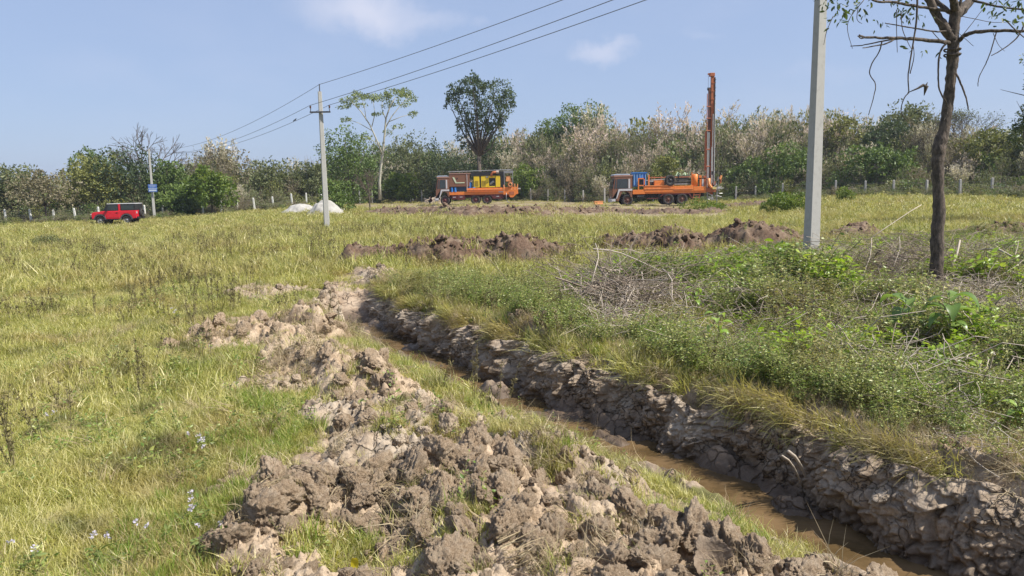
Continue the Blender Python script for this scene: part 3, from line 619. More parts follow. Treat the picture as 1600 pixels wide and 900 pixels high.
PS = [clump(k+50, 60, .08, .05, .22, .0035, M_straw, (.5, 1.5)) for k in range(4)]
PW = [herb(k, .16, 5, 3, .018, .010, M_weed, 1.2) for k in range(5)]
def ring(n, r0, r1, a0=-46, a1=46):
    """random points by distance and bearing, even over the area"""
    r = np.sqrt(r0*r0+(r1*r1-r0*r0)*rng.random(n)); a = np.radians(a0+(a1-a0)*rng.random(n)); return r*np.sin(a), r*np.cos(a)
THICK = _GZ([(840, 515), (850, 480), (880, 435), (930, 412), (1050, 408), (1200, 398), (1350, 380), (1720, 365), (1800, 700), (1450, 680), (1250, 645), (1150, 612), (1060, 592), (960, 562), (880, 545)])
LUSH = [(gp(*p)[:2], r) for p, r in (((430, 690), .55), ((440, 630), .5), ((300, 820), .5), ((240, 890), .5), ((380, 545), .5), ((250, 420), 1.2), ((760, 610), .5), ((900, 560), .4), ((1080, 780), .4), ((350, 780), .4), ((560, 520), .5), ((960, 520), .5), ((640, 560), .4), ((990, 545), .4))]
def lushm(x, y):
    t = np.zeros(x.shape)
    for c, r in LUSH: t = np.maximum(t, 1-np.hypot(x-c[0], y-c[1])/r)
    return t
def surf(x, y): return Hn(x, y)+np.maximum(heap_h(x, y), 0)
def grass_layer(name, n, r0, r1, protos, s0, s1, keep, tilt=.25, off=0., **k):
    x, y = ring(n, r0, r1); kp = keep(x, y); x, y = x[kp], y[kp]
    q, _ = ditch(x, y); kq = ~((q > -.86-.35*pn(x*3, y*3, 8)) & (q < .08) & (y < 12.6)); x, y = x[kq], y[kq]
    z = surf(x, y)+off; m_ = len(x); s_ = s0+(s1-s0)*rng.random(m_); s_ = s_*(1+.45*fbm(x*.7, y*.7, 15, 2))
    scatter(name, np.stack([x, y, z], -1), np.stack([rng.normal(size=m_)*tilt, rng.normal(size=m_)*tilt, rng.random(m_)*6.28], -1), s_, protos, **k)
def bare(x, y):
    rp = inpoly(x, y, MUD[5]) > -.05
    m_ = np.maximum(mudmask(x, y), sst(heap_h(x, y), -.02, .05)); t = tufts(x, y)+.25*pn(x*5, y*5, 3); sp = sst(pn(x*1.9, y*1.9, 66)+.4*pn(x*6, y*6, 67), .42, .6)*.4
    return np.clip(np.where(rp, .82, m_*(1-sst(t, .0, .35))*(1-sp)), 0, 1)
keepg = lambda x, y: rng.random(len(x)) > bare(x, y)*1.05
GL = 'short olive grass with dry tips covering the field'
grass_layer('grass', 34000, 1.6, 6.5, PG, .45, 1.05, keepg, label=GL, cat='grass')
grass_layer('grass', 38000, 6.0, 15, PGm, .4, .9, keepg, label=GL, cat='grass')
grass_layer('grass', 26000, 14, 40, PGm, 1.0, 1.9, keepg, label=GL, cat='grass')
grass_layer('grass', 24000, 38, 110, PGf, .65, 1.25, lambda x, y: keepg(x, y) & (y < fenceD(x/np.maximum(y, 1))+14), label=GL, cat='grass')
grass_layer('lush_grass', 16000, 1.6, 10, PL, .45, .9, lambda x, y: (lushm(x, y)+.35*pn(x*3, y*3, 12) > .3) & (rng.random(len(x)) > bare(x, y)), label='fresh green grass in patches beside the dug earth', cat='grass')
grass_layer('tuft_grass', 9000, 2, 9, PL+PG, .5, 1., lambda x, y: (tufts(x, y)+.3*pn(x*5, y*5, 3) > .25), label='tufts of grass growing on the mud', cat='grass')
def drykeep(x, y):
    q, _ = ditch(x, y); lipb = np.where((q > .02) & (q < .45), .6, 0); rgt = np.where(inpoly(x, y, MUD[5]) > -.1, .38, 0)
    mop = np.maximum(0, 1-np.hypot(x-gp(550, 475, .2)[0], y-gp(550, 475, .2)[1])/.9)*1.2
    return rng.random(len(x)) < np.maximum.reduce([lipb, rgt, mop, .05+.35*sst(pn(x*1.3, y*1.3, 90), .1, .6)*mudmask(x, y)])
grass_layer('dry_grass', 24000, 2, 13, PS, .5, 1.2, drykeep, tilt=.7, label='dead straw and root fibres on the ditch lip and the dug earth', cat='dry grass')
grass_layer('low_weeds', 15000, 2, 34, PW, .6, 1.7, lambda x, y: keepg(x, y) & (rng.random(len(x)) < .25+.75*sst(pn(x*.5, y*.5, 44), -.1, .4)), label='small-leaved weeds low in the grass', cat='weeds')

def bank_keep(x, y):
    q, _ = ditch(x, y); return (q > .05) & (q < 1.5) & (y > 5.0) & (inpoly(x, y, MUD[5]) < .05) & (y < 12.6) & (rng.random(len(x)) < .9-.35*(q > .9)) & (pn(x*1.4, y*1.4, 19) > -.35)
grass_layer('bank_grass', 9000, 4.5, 13, PL+PG, .6, 1.3, lambda x, y: bank_keep(x, y), label='taller green grass along the right lip of the ditch', cat='grass')
HG = PHG+PS
def overhang():
    X, Y, nx, ny, sa = WP; n = 800; i = rng.integers(0, len(X), n); o = rng.uniform(.0, .10, n); u_ = rng.random(n); x = X[i]+nx[i]*o; y = Y[i]+ny[i]*o; z = Hn(X[i]+nx[i]*.25, Y[i]+ny[i]*.25)-.03-.16*u_**3
    yaw = np.arctan2(nx[i], -ny[i]); k = pn(x*1.3, y*1.3, 29)+.25*rng.normal(size=n) > .08; tilt = rng.uniform(.5, 1.5, n)
    ex = np.zeros(n); # lean towards the ditch: turn about the wall direction
    R = []
    for a, b, t_ in zip(nx[i], ny[i], tilt):
        R.append(Matrix.Rotation(t_, 3, Vector((-b, a, 0))*-1).to_euler()[:])
    P = np.stack([x, y, z], -1)[k]; R = np.array(R)[k]; dry = rng.random(len(P)) < np.where(P[:, 1] < 5.3, .6, .4)
    m_ = len(P); pick = np.where(dry, 6+rng.integers(0, len(PS), m_), rng.integers(0, 6, m_)); scatter('hanging_grass', P, R, np.where(dry, .35+.5*rng.random(m_), .6+.7*rng.random(m_))*1.4, HG, pick, 'grass and roots hanging over the edge of the ditch', 'grass')
overhang()
def bank_clods():
    X, Y, nx, ny, sa = WP; cl = [clod_mesh(k+90, True, M_wall, 1.4) for k in range(5)]
    for j in range(46):
        i = int(len(X)*rng.uniform(.25, .99)); o = rng.uniform(-.13, .10); r_ = rng.uniform(.03, .085)*(1 if o > -.06 else .7); z = (-.30 if o < -.06 else rng.uniform(-.3, .02)); c = bpy.data.objects.new('clod', cl[j % 5]); link(c, WALL)
        c.location = (X[i]+nx[i]*o, Y[i]+ny[i]*o, z); c.rotation_euler = tuple(rng.random(3)*6.28); c.scale = (r_*rng.uniform(.9, 1.6), r_*rng.uniform(.8, 1.2), r_*rng.uniform(.4, .8))
bank_clods()
# ================================================================ WEED THICKET on the right bank
def thick(x, y): return inpoly(x, y, THICK)+.35*fbm(x*.8, y*.8, 51, 2)
PT = [herb(k+10, .62, 10, 6, .042, .026, M_weed, .8) for k in range(5)] + [herb(k+17, .9, 7, 6, .046, .026, M_weed, .6, .3) for k in range(3)]
PV = [herb(k+20, .68, 5, 4, .105, .06, M_vine, .8) for k in range(5)]
PDry = [herb(k+30, .6, 12, 3, .022, .012, leafmat('rusty_leaves', [(.13, .08, .035), (.24, .165, .07), (.36, .28, .15)], .3, .6), 1., smat=M_twig) for k in range(3)]
PTan = [tangle(k, 22, .28, .35, M_stalk if k % 2 else M_twig, .0042) for k in range(4)]
def layer(name, n, r0, r1, protos, s0, s1, keep, label, cat, a0=-46, a1=46, tilt=.15, zs=None):
    x, y = ring(n, r0, r1, a0, a1); k = keep(x, y); q, _ = ditch(x, y); k &= ~((q > -.9) & (q < .22) & (y < 12.6)); x, y = x[k], y[k]; z = surf(x, y); m_ = len(x); s_ = s0+(s1-s0)*rng.random(m_)
    if zs is not None: s_ = s_*zs(x, y)
    scatter(name, np.stack([x, y, z], -1), np.stack([rng.normal(size=m_)*tilt, rng.normal(size=m_)*tilt, rng.random(m_)*6.28], -1), s_, protos, label=label, cat=cat)
BPX = at(968, 478, 9.6)
hz = lambda x, y: (.6+.45*sst(thick(x, y), -.1, .6))*(.85+.7*fbm(x*1.1, y*1.1, 58, 2))*(.22+.78*sst(np.hypot(x-BPX[0], (y-BPX[1]+.5)*.7), .8, 1.5))*(1-.5*sst(y, 10.5, 13))*(.55+.45*sst(x, .8, 2.4))*(.58+.42*sst(y, 7.6, 9.2))*(.2+.8*sst(np.hypot(x-6.0, (y-9.5)*.55), .7, 1.5))
layer('weed_thicket', 19000, 4.5, 26, PT, .45, 1.05, lambda x, y: (thick(x, y) > -.12) & (rng.random(len(x)) < 1/(1+.05*y)) & (pn(x*1.8, y*1.8, 59) > -.42), 'dense knee-high weeds with small leaves on the right bank', 'weeds', -2, 46, zs=hz)
layer('lip_weeds', 5200, 3.4, 12, PT, .30, .62, lambda x, y: ((lambda q_: (q_ > .1) & (q_ < 2.2))(ditch(x, y)[0])) & (thick(x, y) < .5) & (pn(x*1.6, y*1.6, 33) > -.25) & (rng.random(len(x)) < np.where(inpoly(x, y, MUD[5]) > 0, .12, .8)), 'low mixed weeds between the thicket and the ditch', 'weeds', -12, 46)
layer('rusty_weeds', 6500, 4.5, 22, PDry, .5, 1.0, lambda x, y: (thick(x, y) > .15) & (pn(x*.9, y*.9, 53) > -.2), 'rusty brown dried weeds among the green ones', 'weeds', -2, 46, zs=hz)
layer('broad_leaf_vines', 4600, 4.5, 22, PV, .5, 1.05, lambda x, y: (thick(x, y) > .25) & (pn(x*.75, y*.75, 54)+.3*pn(x*2.5, y*2.5, 55) > -.06), 'bright yellow-green broad leaves climbing over the weeds', 'vines', -2, 46, zs=hz)
layer('dead_twigs', 1500, 3.2, 20, PTan, .5, 1.2, lambda x, y: (thick(x, y) > .1) | (inpoly(x, y, MUD[5]) > 0), 'dry broken twigs lying among the weeds', 'twigs', -2, 46, zs=lambda x, y: .5+.5*sst(thick(x, y), 0, .6))
def spikes(k):
    g = np.random.default_rng(4000+k); P0, P1, R0 = [], [], []; C, D = [], []
    for s_ in range(4):
        p = np.array([g.normal()*.1, g.normal()*.1, 0]); t = p+np.array([g.normal()*.06, g.normal()*.06, g.uniform(.3, .55)]); P0.append(p); P1.append(t); R0.append(.004)
        for j in range(4):
            c = p+(t-p)*(.45+.15*j)
            c = c+(t-p)*g.uniform(-.07, .07)
            for q in range(7): a = g.random()*6.28; C.append(c+g.normal(size=3)*.008); D.append(unit(np.array([math.cos(a), math.sin(a), g.uniform(-.3, 1.6)])))
    n = len(C); A = leafset(np.array(C), np.array(D), np.full(n, .028), np.full(n, .012), g.random(n)); B = stems(np.array(P0), np.array(P1), np.array(R0), .002)
    return mesh_parts('seed_stalk', [(*A, 0), (*B, 0)], [M_spk])
M_spk = leafmat('dark_seed_heads', [(.07, .06, .03), (.14, .12, .055), (.24, .2, .1)], .2, .8)
layer('seed_stalks', 4200, 5, 34, [spikes(k) for k in range(4)], .5, 1.0, lambda x, y: (keepg(x, y)) & (thick(x, y) < 0) & (pn(x*.35, y*.35, 57) > -.05) & (x < 3+y*.1), 'dark dead seed stalks standing in the grass', 'weeds')
def crumbs():
    n = 9000; x, y = ring(n, 2.2, 11, -30, 46); m_ = np.maximum(mudmask(x, y), sst(heap_h(x, y), -.02, .05)); q, _ = ditch(x, y); k = (rng.random(n) < m_) & ~((q > -.7) & (q < .2)); x, y = x[k], y[k]; n = len(x)
    scatter('crumbs', np.stack([x, y, surf(x, y)+.003], -1), rng.random((n, 3))*6, .006+.03*rng.random(n)**3, CLcr, label='small crumbs of dry earth strewn over the dug soil', cat='crumbs')
CLcr = [clod_mesh(k+70, False, M_clod, 1.4) for k in range(5)]
crumbs()
# ---------------------------------------------------------------- brush piles
def branch_poly(p, d, L, seg, wob, g, grav=0):
    P = [np.array(p, float)]; d = unit(np.array(d, float))
    for i in range(seg): d = unit(d+g.normal(size=3)*wob+np.array([0, 0, grav])); P.append(P[-1]+d*L/seg)
    return P
def brush(px, py, Y, R, H, n, label, seed, polesp=()):
    b = at(px, py, Y); z = float(Hn(np.array([b[0]]), np.array([b[1]]))[0]); g = np.random.default_rng(seed)
    t = thing('brush_pile', (b[0], b[1], z), label, 'brush pile', 'piles of cut branches')
    for i in range(n):
        a = g.random()*6.28; rr = R*g.random()**.6; p = np.array([rr*math.cos(a), rr*.7*math.sin(a), H*(1-rr/R)*g.random()])
        d = np.array([g.normal(), g.normal(), g.normal()*.35]); L = g.uniform(.6, 1.5)*R; P = branch_poly(p-unit(d)*L/2, d, L, 6, .16, g)
        for q in P: q[2] = max(q[2], .02)
        r = g.uniform(.006, .016); MB().tube(P, list(np.linspace(r, r*.35, len(P))), 5).build('branch', M_stalk if g.random() < .55 else M_twig, t)
    for (x0, y0, x1, y1, r) in polesp:
        A, B = at(x0, y0, Y-.2)-np.array([b[0], b[1], z]), at(x1, y1, Y-.9)-np.array([b[0], b[1], z]); M_ = (A+B)/2+np.array([.06, 0, .05]); MB().tube([A, (A+M_)/2+.01, M_, (B+M_)/2, B], [r, r*1.1, r, r*1.05, r*.9], 6).build('branch', M_stalk, t, True)
    tw = tangle(seed, 260, R*.9, H, M_twig, .004, 6); o = obj('twigs', tw, None, t); o['kind'] = 'stuff'
    return t
brush(968, 478, 9.6, .80, .95, 100, 'tangle of cut grey branches with two pale poles leaning out of it', 5, [(985, 440, 940, 522, .016), (992, 447, 948, 516, .014), (1000, 500, 985, 548, .008), (1035, 420, 1050, 470, .008), (930, 380, 925, 440, .006)])
brush(1500, 430, 12.0, 1.1, .75, 55, 'heap of pale bent branches behind the slender tree', 6, [(1500, 375, 1475, 440, .014), (1530, 390, 1580, 400, .014)])
brush(1370, 420, 12.5, .7, .55, 26, 'sparse sticks and dry vines between grey pole and slender tree', 8, [(1440, 320, 1360, 372, .006), (1362, 372, 1345, 440, .006), (1405, 370, 1395, 420, .005)])
def stalk(x0, y0, x1, y1, Y0, Y1, z0, r, lb):
    A = gp(x0, y0, z0); B = gp(x1, y1, WL+.02); M_ = (A+B)/2+np.array([0, 0, .05]); c = (A+B)/2; mb = MB().tube([v-c for v in (A, (A+M_)/2+np.array([0, 0, .012]), M_, (B+M_)/2+np.array([0, 0, .01]), B)], [r, r*1.1, r, r*1.05, r*.8], 7); o = mb.build('dead_stalk', M_stalk, None, True); o.location = c; tag(o, lb, 'stalk', 'dead stalks over the ditch')
stalk(1232, 705, 1268, 770, 0, 0, .0, .009, 'thicker pale dead stalk hanging down the ditch wall into the water')
stalk(1222, 712, 1258, 772, 0, 0, .0, .006, 'thinner pale dead stalk beside the thick one on the ditch wall')
# ---------------------------------------------------------------- large-leaved plants: each leaf a part
def bigleaf(px, py, hgt, nleaf, L, label, seed, mat, up=.5):
    g = np.random.default_rng(seed); b = gp(px, py, 0.); z = float(Hn(np.array([b[0]]), np.array([b[1]]))[0]); t = thing('broad_leaf_plant', (b[0], b[1], z), label, 'plant', 'large-leaved seedlings')
    MB().tube([(0, 0, 0), (.02, 0, hgt*.5), (0, .01, hgt)], [.008, .006, .004], 5).build('stem', M_stem, t)
    for i in range(nleaf):
        a = i*2.4+g.random()*.5; h = hgt*(.45+.55*i/nleaf); n = 7; V = []; l = L*g.uniform(.7, 1.1); el = up+g.normal()*.2
        for k in range(n+1):
            s_ = k/n; w = l*.24*math.sin(PI*min(1, s_*1.02+.02)**.8) if k < n else 0; x = .04+l*s_*math.cos(el-s_*1.1); zz = h+l*s_*math.sin(el-s_*.9)
            V += [(x, -w, zz+w*.45), (x, 0, zz), (x, w, zz+w*.45)]
        F = [(3*k, 3*k+1, 3*k+4, 3*k+3) for k in range(n)]+[(3*k+1, 3*k+2, 3*k+5, 3*k+4) for k in range(n)]
        me = bpy.data.meshes.new('leaf'); me.from_pydata(V, [], F); me.polygons.foreach_set('use_smooth', [True]*len(F)); attr(me, 'tint', np.full(len(V), g.random())); me.materials.append(mat)
        o = obj('leaf', me, None, t); o.rotation_euler.z = a
M_big = leafmat('large_leaves', [(.12, .20, .04), (.18, .28, .06), (.26, .36, .10)], .4, .35, spec=.5)
M_bigy = leafmat('yellow_green_leaves', [(.22, .36, .05), (.30, .44, .08), (.38, .48, .14)], .4, .35, spec=.5)
bigleaf(1478, 560, .62, 11, .26, 'tall seedling with large pale green leaves in front of the slender tree', 1, M_big)
bigleaf(1415, 540, .5, 8, .30, 'dark broad-leaved seedling left of the slender tree foot', 2, M_big, .2)
bigleaf(1598, 690, .2, 9, .12, 'small bright yellow-green rosette at the right edge above the ditch', 3, M_bigy, .6)
bigleaf(1120, 555, .42, 10, .13, 'light green leafy seedling at the thicket front, left part', 4, M_bigy, .5)
bigleaf(1085, 500, .4, 10, .12, 'yellow-green seedling just right of the branch pile', 5, M_bigy, .5)
# curled fallen leaves
def fallen(px, py, z, L, c, lb, rz, lift=.5):
    V = []; n = 8
    for k in range(n+1):
        s_ = k/n; w = L*.2*math.sin(PI*s_)+.0005; a = lift*s_*2; V += [(L*s_*math.cos(a*.5), -w, L*s_*math.sin(a)*.7+w*.5), (L*s_*math.cos(a*.5), 0, L*s_*math.sin(a)*.7), (L*s_*math.cos(a*.5), w, L*s_*math.sin(a)*.7+w*.5)]
    F = [(3*k, 3*k+1, 3*k+4, 3*k+3) for k in range(n)]+[(3*k+1, 3*k+2, 3*k+5, 3*k+4) for k in range(n)]
    me = bpy.data.meshes.new('fallen_leaf'); me.from_pydata(V, [], F); me.polygons.foreach_set('use_smooth', [True]*len(F)); attr(me, 'tint', np.full(len(V), .5)); o = obj('fallen_leaf', me, c); p = gp(px, py, z); o.location = (p[0], p[1], float(surf(np.array([p[0]]), np.array([p[1]]))[0])+.03); o.rotation_euler = (0, -.5, rz); tag(o, lb, 'leaf', 'fallen leaves')
M_yel = leafmat('yellow_leaf', [(.55, .45, .02), (.62, .52, .04), (.7, .6, .08)], .4, .45); M_pl = leafmat('pale_dry_leaf', [(.5, .42, .2), (.55, .47, .25), (.6, .5, .3)], .3, .6)
fallen(552, 885, .08, .085, M_yel, 'bright yellow curled leaf at the bottom of the picture', 1.4, 1.); fallen(520, 862, .08, .05, M_yel, 'small yellow leaf left of the curled one', .4); fallen(1040, 848, .2, .08, M_pl, 'pale tan leaf standing on the clods left of the mud slab', 1.9, .8)
# ---------------------------------------------------------------- flowering herbs
M_mauve = leafmat('mauve_petals', [(.50, .46, .58), (.60, .56, .66), (.72, .68, .76)], .4, .5)
M_hb = leafmat('herb_leaves', [(.10, .16, .03), (.17, .22, .06), (.28, .30, .10)], .35, .5)
def herb_thing(px, py, label, seed, h=.2, nb=3):
    g = np.random.default_rng(seed); b = gp(px, py, 0.); t = thing('flowering_herb', (b[0], b[1], float(surf(np.array([b[0]]), np.array([b[1]]))[0])), label, 'wild flower', 'mauve wild flowers in the grass', g.random()*6)
    obj('foliage', herb(seed+60, h, 4, 3, .035, .014, M_hb, .8), None, t)
    for i in range(nb):
        C, D = [], []; a0 = g.random()*6.28; c0 = np.array([math.cos(a0)*.05, math.sin(a0)*.05, h*g.uniform(.75, 1.1)])
        for k in range(14): a = g.random()*6.28; D.append(unit(np.array([math.cos(a), math.sin(a), g.uniform(0, .9)]))); C.append(c0+g.normal(size=3)*.006)
        n = len(C); V, F, ti = leafset(np.array(C), np.array(D), np.full(n, .014), np.full(n, .009), g.random(n)); obj('blossom', mesh_parts('blossom', [(V, F, ti, 0)], [M_mauve]), None, t)
for i, (px, py, lb) in enumerate([(165, 880, 'mauve-flowered herb near the bottom left, nearest the left side of its row'), (236, 872, 'small herb with two mauve flowers right of the nearest one'), (305, 830, 'tall herb with mauve flowers beside the foreground clods'), (308, 745, 'herb with a cluster of mauve flowers above the foreground soil crust'), (333, 880, 'low mauve flower touching the foreground heap of clods'), (75, 680, 'single mauve flower in the yellow grass at left'), (40, 905, 'mauve flower in the bottom left corner'), (275, 500, 'pale flowering herb in the grass left of the broken earth')]):
    herb_thing(px, py, lb, i+1, .17 if i != 3 else .24, (3, 2, 4, 5, 2, 2, 2, 3)[i])
# ================================================================ POLES, WIRES, FENCE
def proj(p):
    d = np.array(p)-np.array([0, 0, CH]); return 800+FPX*d.dot(_r)/d.dot(_F), 450-FPX*d.dot(_u)/d.dot(_F)
M_steel = paint('dark_galvanised_steel', (.10, .10, .105), .5, .6); M_wire = paint('grey_wire', (.16, .165, .18), .5, .7); M_ins = paint('brown_porcelain', (.12, .05, .03), .25)
PINS = []
def power_pole(base, top, lean, w, label, arm=True, drop=.95):
    t = thing('power_pole', base, label, 'power pole', 'concrete power poles'); h = top-base[2]; L = np.array([lean, 0, 0]); V = []
    n = 9
    for k in range(n):
        s_ = k/(n-1); ww = w*(1-.38*s_)/2; dd = ww*.75; c = L*s_; z = -.3+(h+.3)*s_; b = ww*.18
        V += [(c[0]-ww, -dd+b, z), (c[0]-ww+b, -dd, z), (c[0]+ww-b, -dd, z), (c[0]+ww, -dd+b, z), (c[0]+ww, dd-b, z), (c[0]+ww-b, dd, z), (c[0]-ww+b, dd, z), (c[0]-ww, dd-b, z)]
    F = [(k*8+j, k*8+(j+1) % 8, k*8+8+(j+1) % 8, k*8+8+j) for k in range(n-1) for j in range(8)]+[tuple(range((n-1)*8, n*8))]
    me = bpy.data.meshes.new('shaft'); me.from_pydata(V, [], F); o = obj('shaft', me, M_conc, t); o.rotation_euler.z = .35
    if not arm: PINS.append([np.array(base)+L+np.array([dx, 0, h-.15+(.2 if dx == 0 else 0)]) for dx in (-.45, 0, .45)]); return t
    T_ = L*1.; za = h-drop
    MB().box(T_[0]-.48, T_[0]+.48, -.17, -.08, za-.035, za+.035).build('crossarm', M_steel, t)
    MB().tube([(T_[0], 0, h-.35), (T_[0], 0, h+.35)], .025, 6).build('top_pin', M_steel, t)
    MB().tube([(T_[0], 0, h-.4), (T_[0], 0, h), (T_[0], 0, h+.02)], [.055, .06, .03], 8).build('insulator', M_ins, t)
    P = [np.array(base)+np.array([T_[0], 0, h+.33])]
    for s_ in (-1, 1):
        x = T_[0]+s_*.45; MB().tube([(x, -.12, za+.03), (x-s_*.03, -.12, za+.30)], .02, 6).build('pin', M_steel, t); MB().tube([(x, -.12, za+.18), (x, -.12, za+.24), (x, -.12, za+.3)], [.03, .045, .03], 8).build('insulator', M_ins, t)
        P.append(np.array(base)+np.array([x, -.12, za+.32]))
    PINS.append([P[1], P[0], P[2]]); return t
def zT(x, y): return float(T(np.array([x]), np.array([y]))[0])
p1 = at(511, 357, 35.7); p1t = at(499, 133, 35.7); power_pole((p1[0], p1[1], p1[2]), p1t[2]-.3, p1t[0]-p1[0], .27, 'slim pale concrete power pole with a crossarm, standing free in the left field')
p2 = at(1267, 400, 15.6); p2t = at(1288, -131, 15.6); power_pole((p2[0], p2[1], 0), p2t[2], p2t[0]-p2[0], .30, 'tall thick grey concrete power pole rising out of the frame beside the slender tree', True, .55)
p3 = at(241, 335, 76); p3t = at(241, 233, 76); PP3 = power_pole((p3[0], p3[1], p3[2]), p3t[2], 0, .26, 'far white pole with a blue sign board beside the red car', False)
def signboard():
    M_b = paint('blue_sign_paint', (.07, .17, .50), .5, wear=.1); M_w = paint('white_sign_paint', (.62, .70, .80), .5, wear=.1)
    z0 = at(241, 300, 76)[2]-p3[2]; t = MB().box(-.28, .60, -.24, -.20, z0, z0+.78).build('sign_board', M_b, PP3)
    MB().box(-.28, .60, -.246, -.241, z0+.32, z0+.37).build('stripe', M_w, t)
    for r_, (a, b) in enumerate(((-.2, .5), (-.12, .42))):
        x = a
        while x < b: w = random.uniform(.04, .09); MB().box(x, x+w, -.246, -.241, z0+.65-.16*r_, z0+.71-.16*r_).build('lettering', M_w, t); x += w+.03
    MB().box(-.22, .54, -.246, -.241, z0+.08, z0+.24).build('lower_panel', M_w, t)
signboard()
WIRE_PTS = []
for i in range(3):
    A, B, C_ = PINS[1][i], PINS[0][i], PINS[2][i]; P = []
    for (a, b, sag, n) in ((B-B+A, B, .15, 40), (B, C_, 1.0, 40)):
        for k in range(n): s_ = k/(n-1); q = a+(b-a)*s_; q = q.copy(); q[2] -= sag*4*s_*(1-s_); P.append(q)
    o = MB().tube([q for j, q in enumerate(P) if j != 40], .011, 4).build('power_line', M_wire); WIRE_PTS.append(P)
    tag(o, ('overhead wire on the left crossarm pin of the slim pole', 'topmost overhead wire, on the top pin of the slim pole', 'overhead wire on the right crossarm pin, the one with a bird on it')[i], 'wire', 'overhead power lines')
# ---- skinned figures
def skin(name, verts, edges, radii, mat, parent=None, sub=1):
    me = bpy.data.meshes.new(name); me.from_pydata(verts, edges, []); o = obj(name, me, mat, parent); md = o.modifiers.new('skin', 'SKIN'); md.use_smooth_shade = True
    for i, r in enumerate(radii): me.skin_vertices[0].data[i].radius = r if hasattr(r, '__len__') else (r, r)
    me.skin_vertices[0].data[0].use_root = True; s_ = o.modifiers.new('sub', 'SUBSURF'); s_.levels = sub; s_.render_levels = sub; return o
bp_ = min(WIRE_PTS[2][40:], key=lambda q: abs(proj(q)[0]-456)); bt = thing('bird', bp_, 'small dark bird perched on the lowest overhead wire, left of the slim pole', 'bird')
skin('body', [(0, 0, .09), (.05, 0, .12), (.085, 0, .16), (.13, 0, .165), (-.06, 0, .05), (-.16, 0, -.02), (.01, .02, .04), (.01, .02, .01), (.01, -.02, .04), (.01, -.02, .01)], [(0, 1), (1, 2), (2, 3), (0, 4), (4, 5), (0, 6), (6, 7), (0, 8), (8, 9)], [.05, .045, .034, .006, .035, (.012, .025), .012, .006, .012, .006], paint('dark_feathers', (.03, .03, .035), .6), bt)
bt.scale = (.75,)*3
# ---- fences
M_gpost = paint('grey_stone_post', (.36, .34, .31), .9, wear=.5, c2=(.22, .2, .17), sc=8)
def fence(name, label, posts, mat, wires=True):
    pts = []
    for (px, h, lean, kind) in posts:
        u = (px-800)/1155; D = float(fenceD(u)); x = u*D*1.009; p = np.array([x, D, zT(x, D)]); pts.append((p, h, lean))
    c = pts[0][0]; t = thing('fence', c, label, 'fence')
    for p, h, lean in pts:
        l = p-c; w = .085; mb = MB(); mb.v = [(sx*w, sy*w, -.3) for sx, sy in ((-1, -1), (1, -1), (1, 1), (-1, 1))]+[(sx*w*.85+lean, sy*w*.85, h) for sx, sy in ((-1, -1), (1, -1), (1, 1), (-1, 1))]+[(lean*1.02, 0, h+.05)]
        mb.f = [(0, 1, 5, 4), (1, 2, 6, 5), (2, 3, 7, 6), (3, 0, 4, 7), (4, 5, 8), (5, 6, 8), (6, 7, 8), (7, 4, 8)]; o = mb.build('post', mat, t); o.location = Vector([float(v) for v in l]); o.rotation_euler.z = random.uniform(-.3, .3)
    for k in range(3): MB().tube([(p-c)+np.array([lean*.7, -.1, h*(.3+.28*k)]) for p, h, lean in pts], .006, 3).build('wire', M_wire, t)
    return t, c
LW = [(p, 1.45+random.uniform(-.1, .1), random.uniform(-.1, .1), 0) for p in (-95, -55, -15, 23)]+[(62, 1.5, -.12, 0), (97, 1.35, 0, 0), (131, 1.4, -.15, 0), (166, 1.45, 0, 0), (204, 1.4, 0, 0), (237, 1.4, 0, 0), (266, 1.45, -.08, 0), (297, 1.45, -.05, 0), (327, 1.5, 0, 0), (355, 1.55, 0, 0), (380, 1.5, 0, 0), (407, 1.55, -.12, 0), (436, 1.5, -.1, 0), (465, 1.7, -.1, 0), (487, 1.75, 0, 0), (510, 1.6, 0, 0), (548, 1.8, 0, 0), (569, 1.8, -.05, 0)]
fence('fence', 'row of whitewashed concrete posts with wire behind the red car at left', LW, M_white)
_, gc = fence('fence', 'weathered posts at the field gate left of the brown truck, one with a slanting brace', [(588, 1.5, 0, 0), (628, 1.8, .05, 0), (647, 1.85, -.05, 0), (664, 1.85, .02, 0)], M_gpost)
gb = [o for o in bpy.data.objects if o.name.startswith('fence') and 'gate' in o.get('label', '')][0]
MB().tube([at(628, 300, 109)-gc, at(646, 313, 109)-gc], .11, 5).build('brace', M_white, gb)
RW = [(p, 1.55+random.uniform(-.12, .12), random.uniform(-.06, .06), 0) for p in (832, 858, 884, 912, 945, 980, 1020, 1060, 1110, 1147, 1177, 1218, 1257, 1300, 1346, 1390, 1440, 1492, 1540, 1595, 1650, 1700)]
fence('fence', 'long row of grey stone posts with wire behind the trucks and right of them', RW, M_gpost)
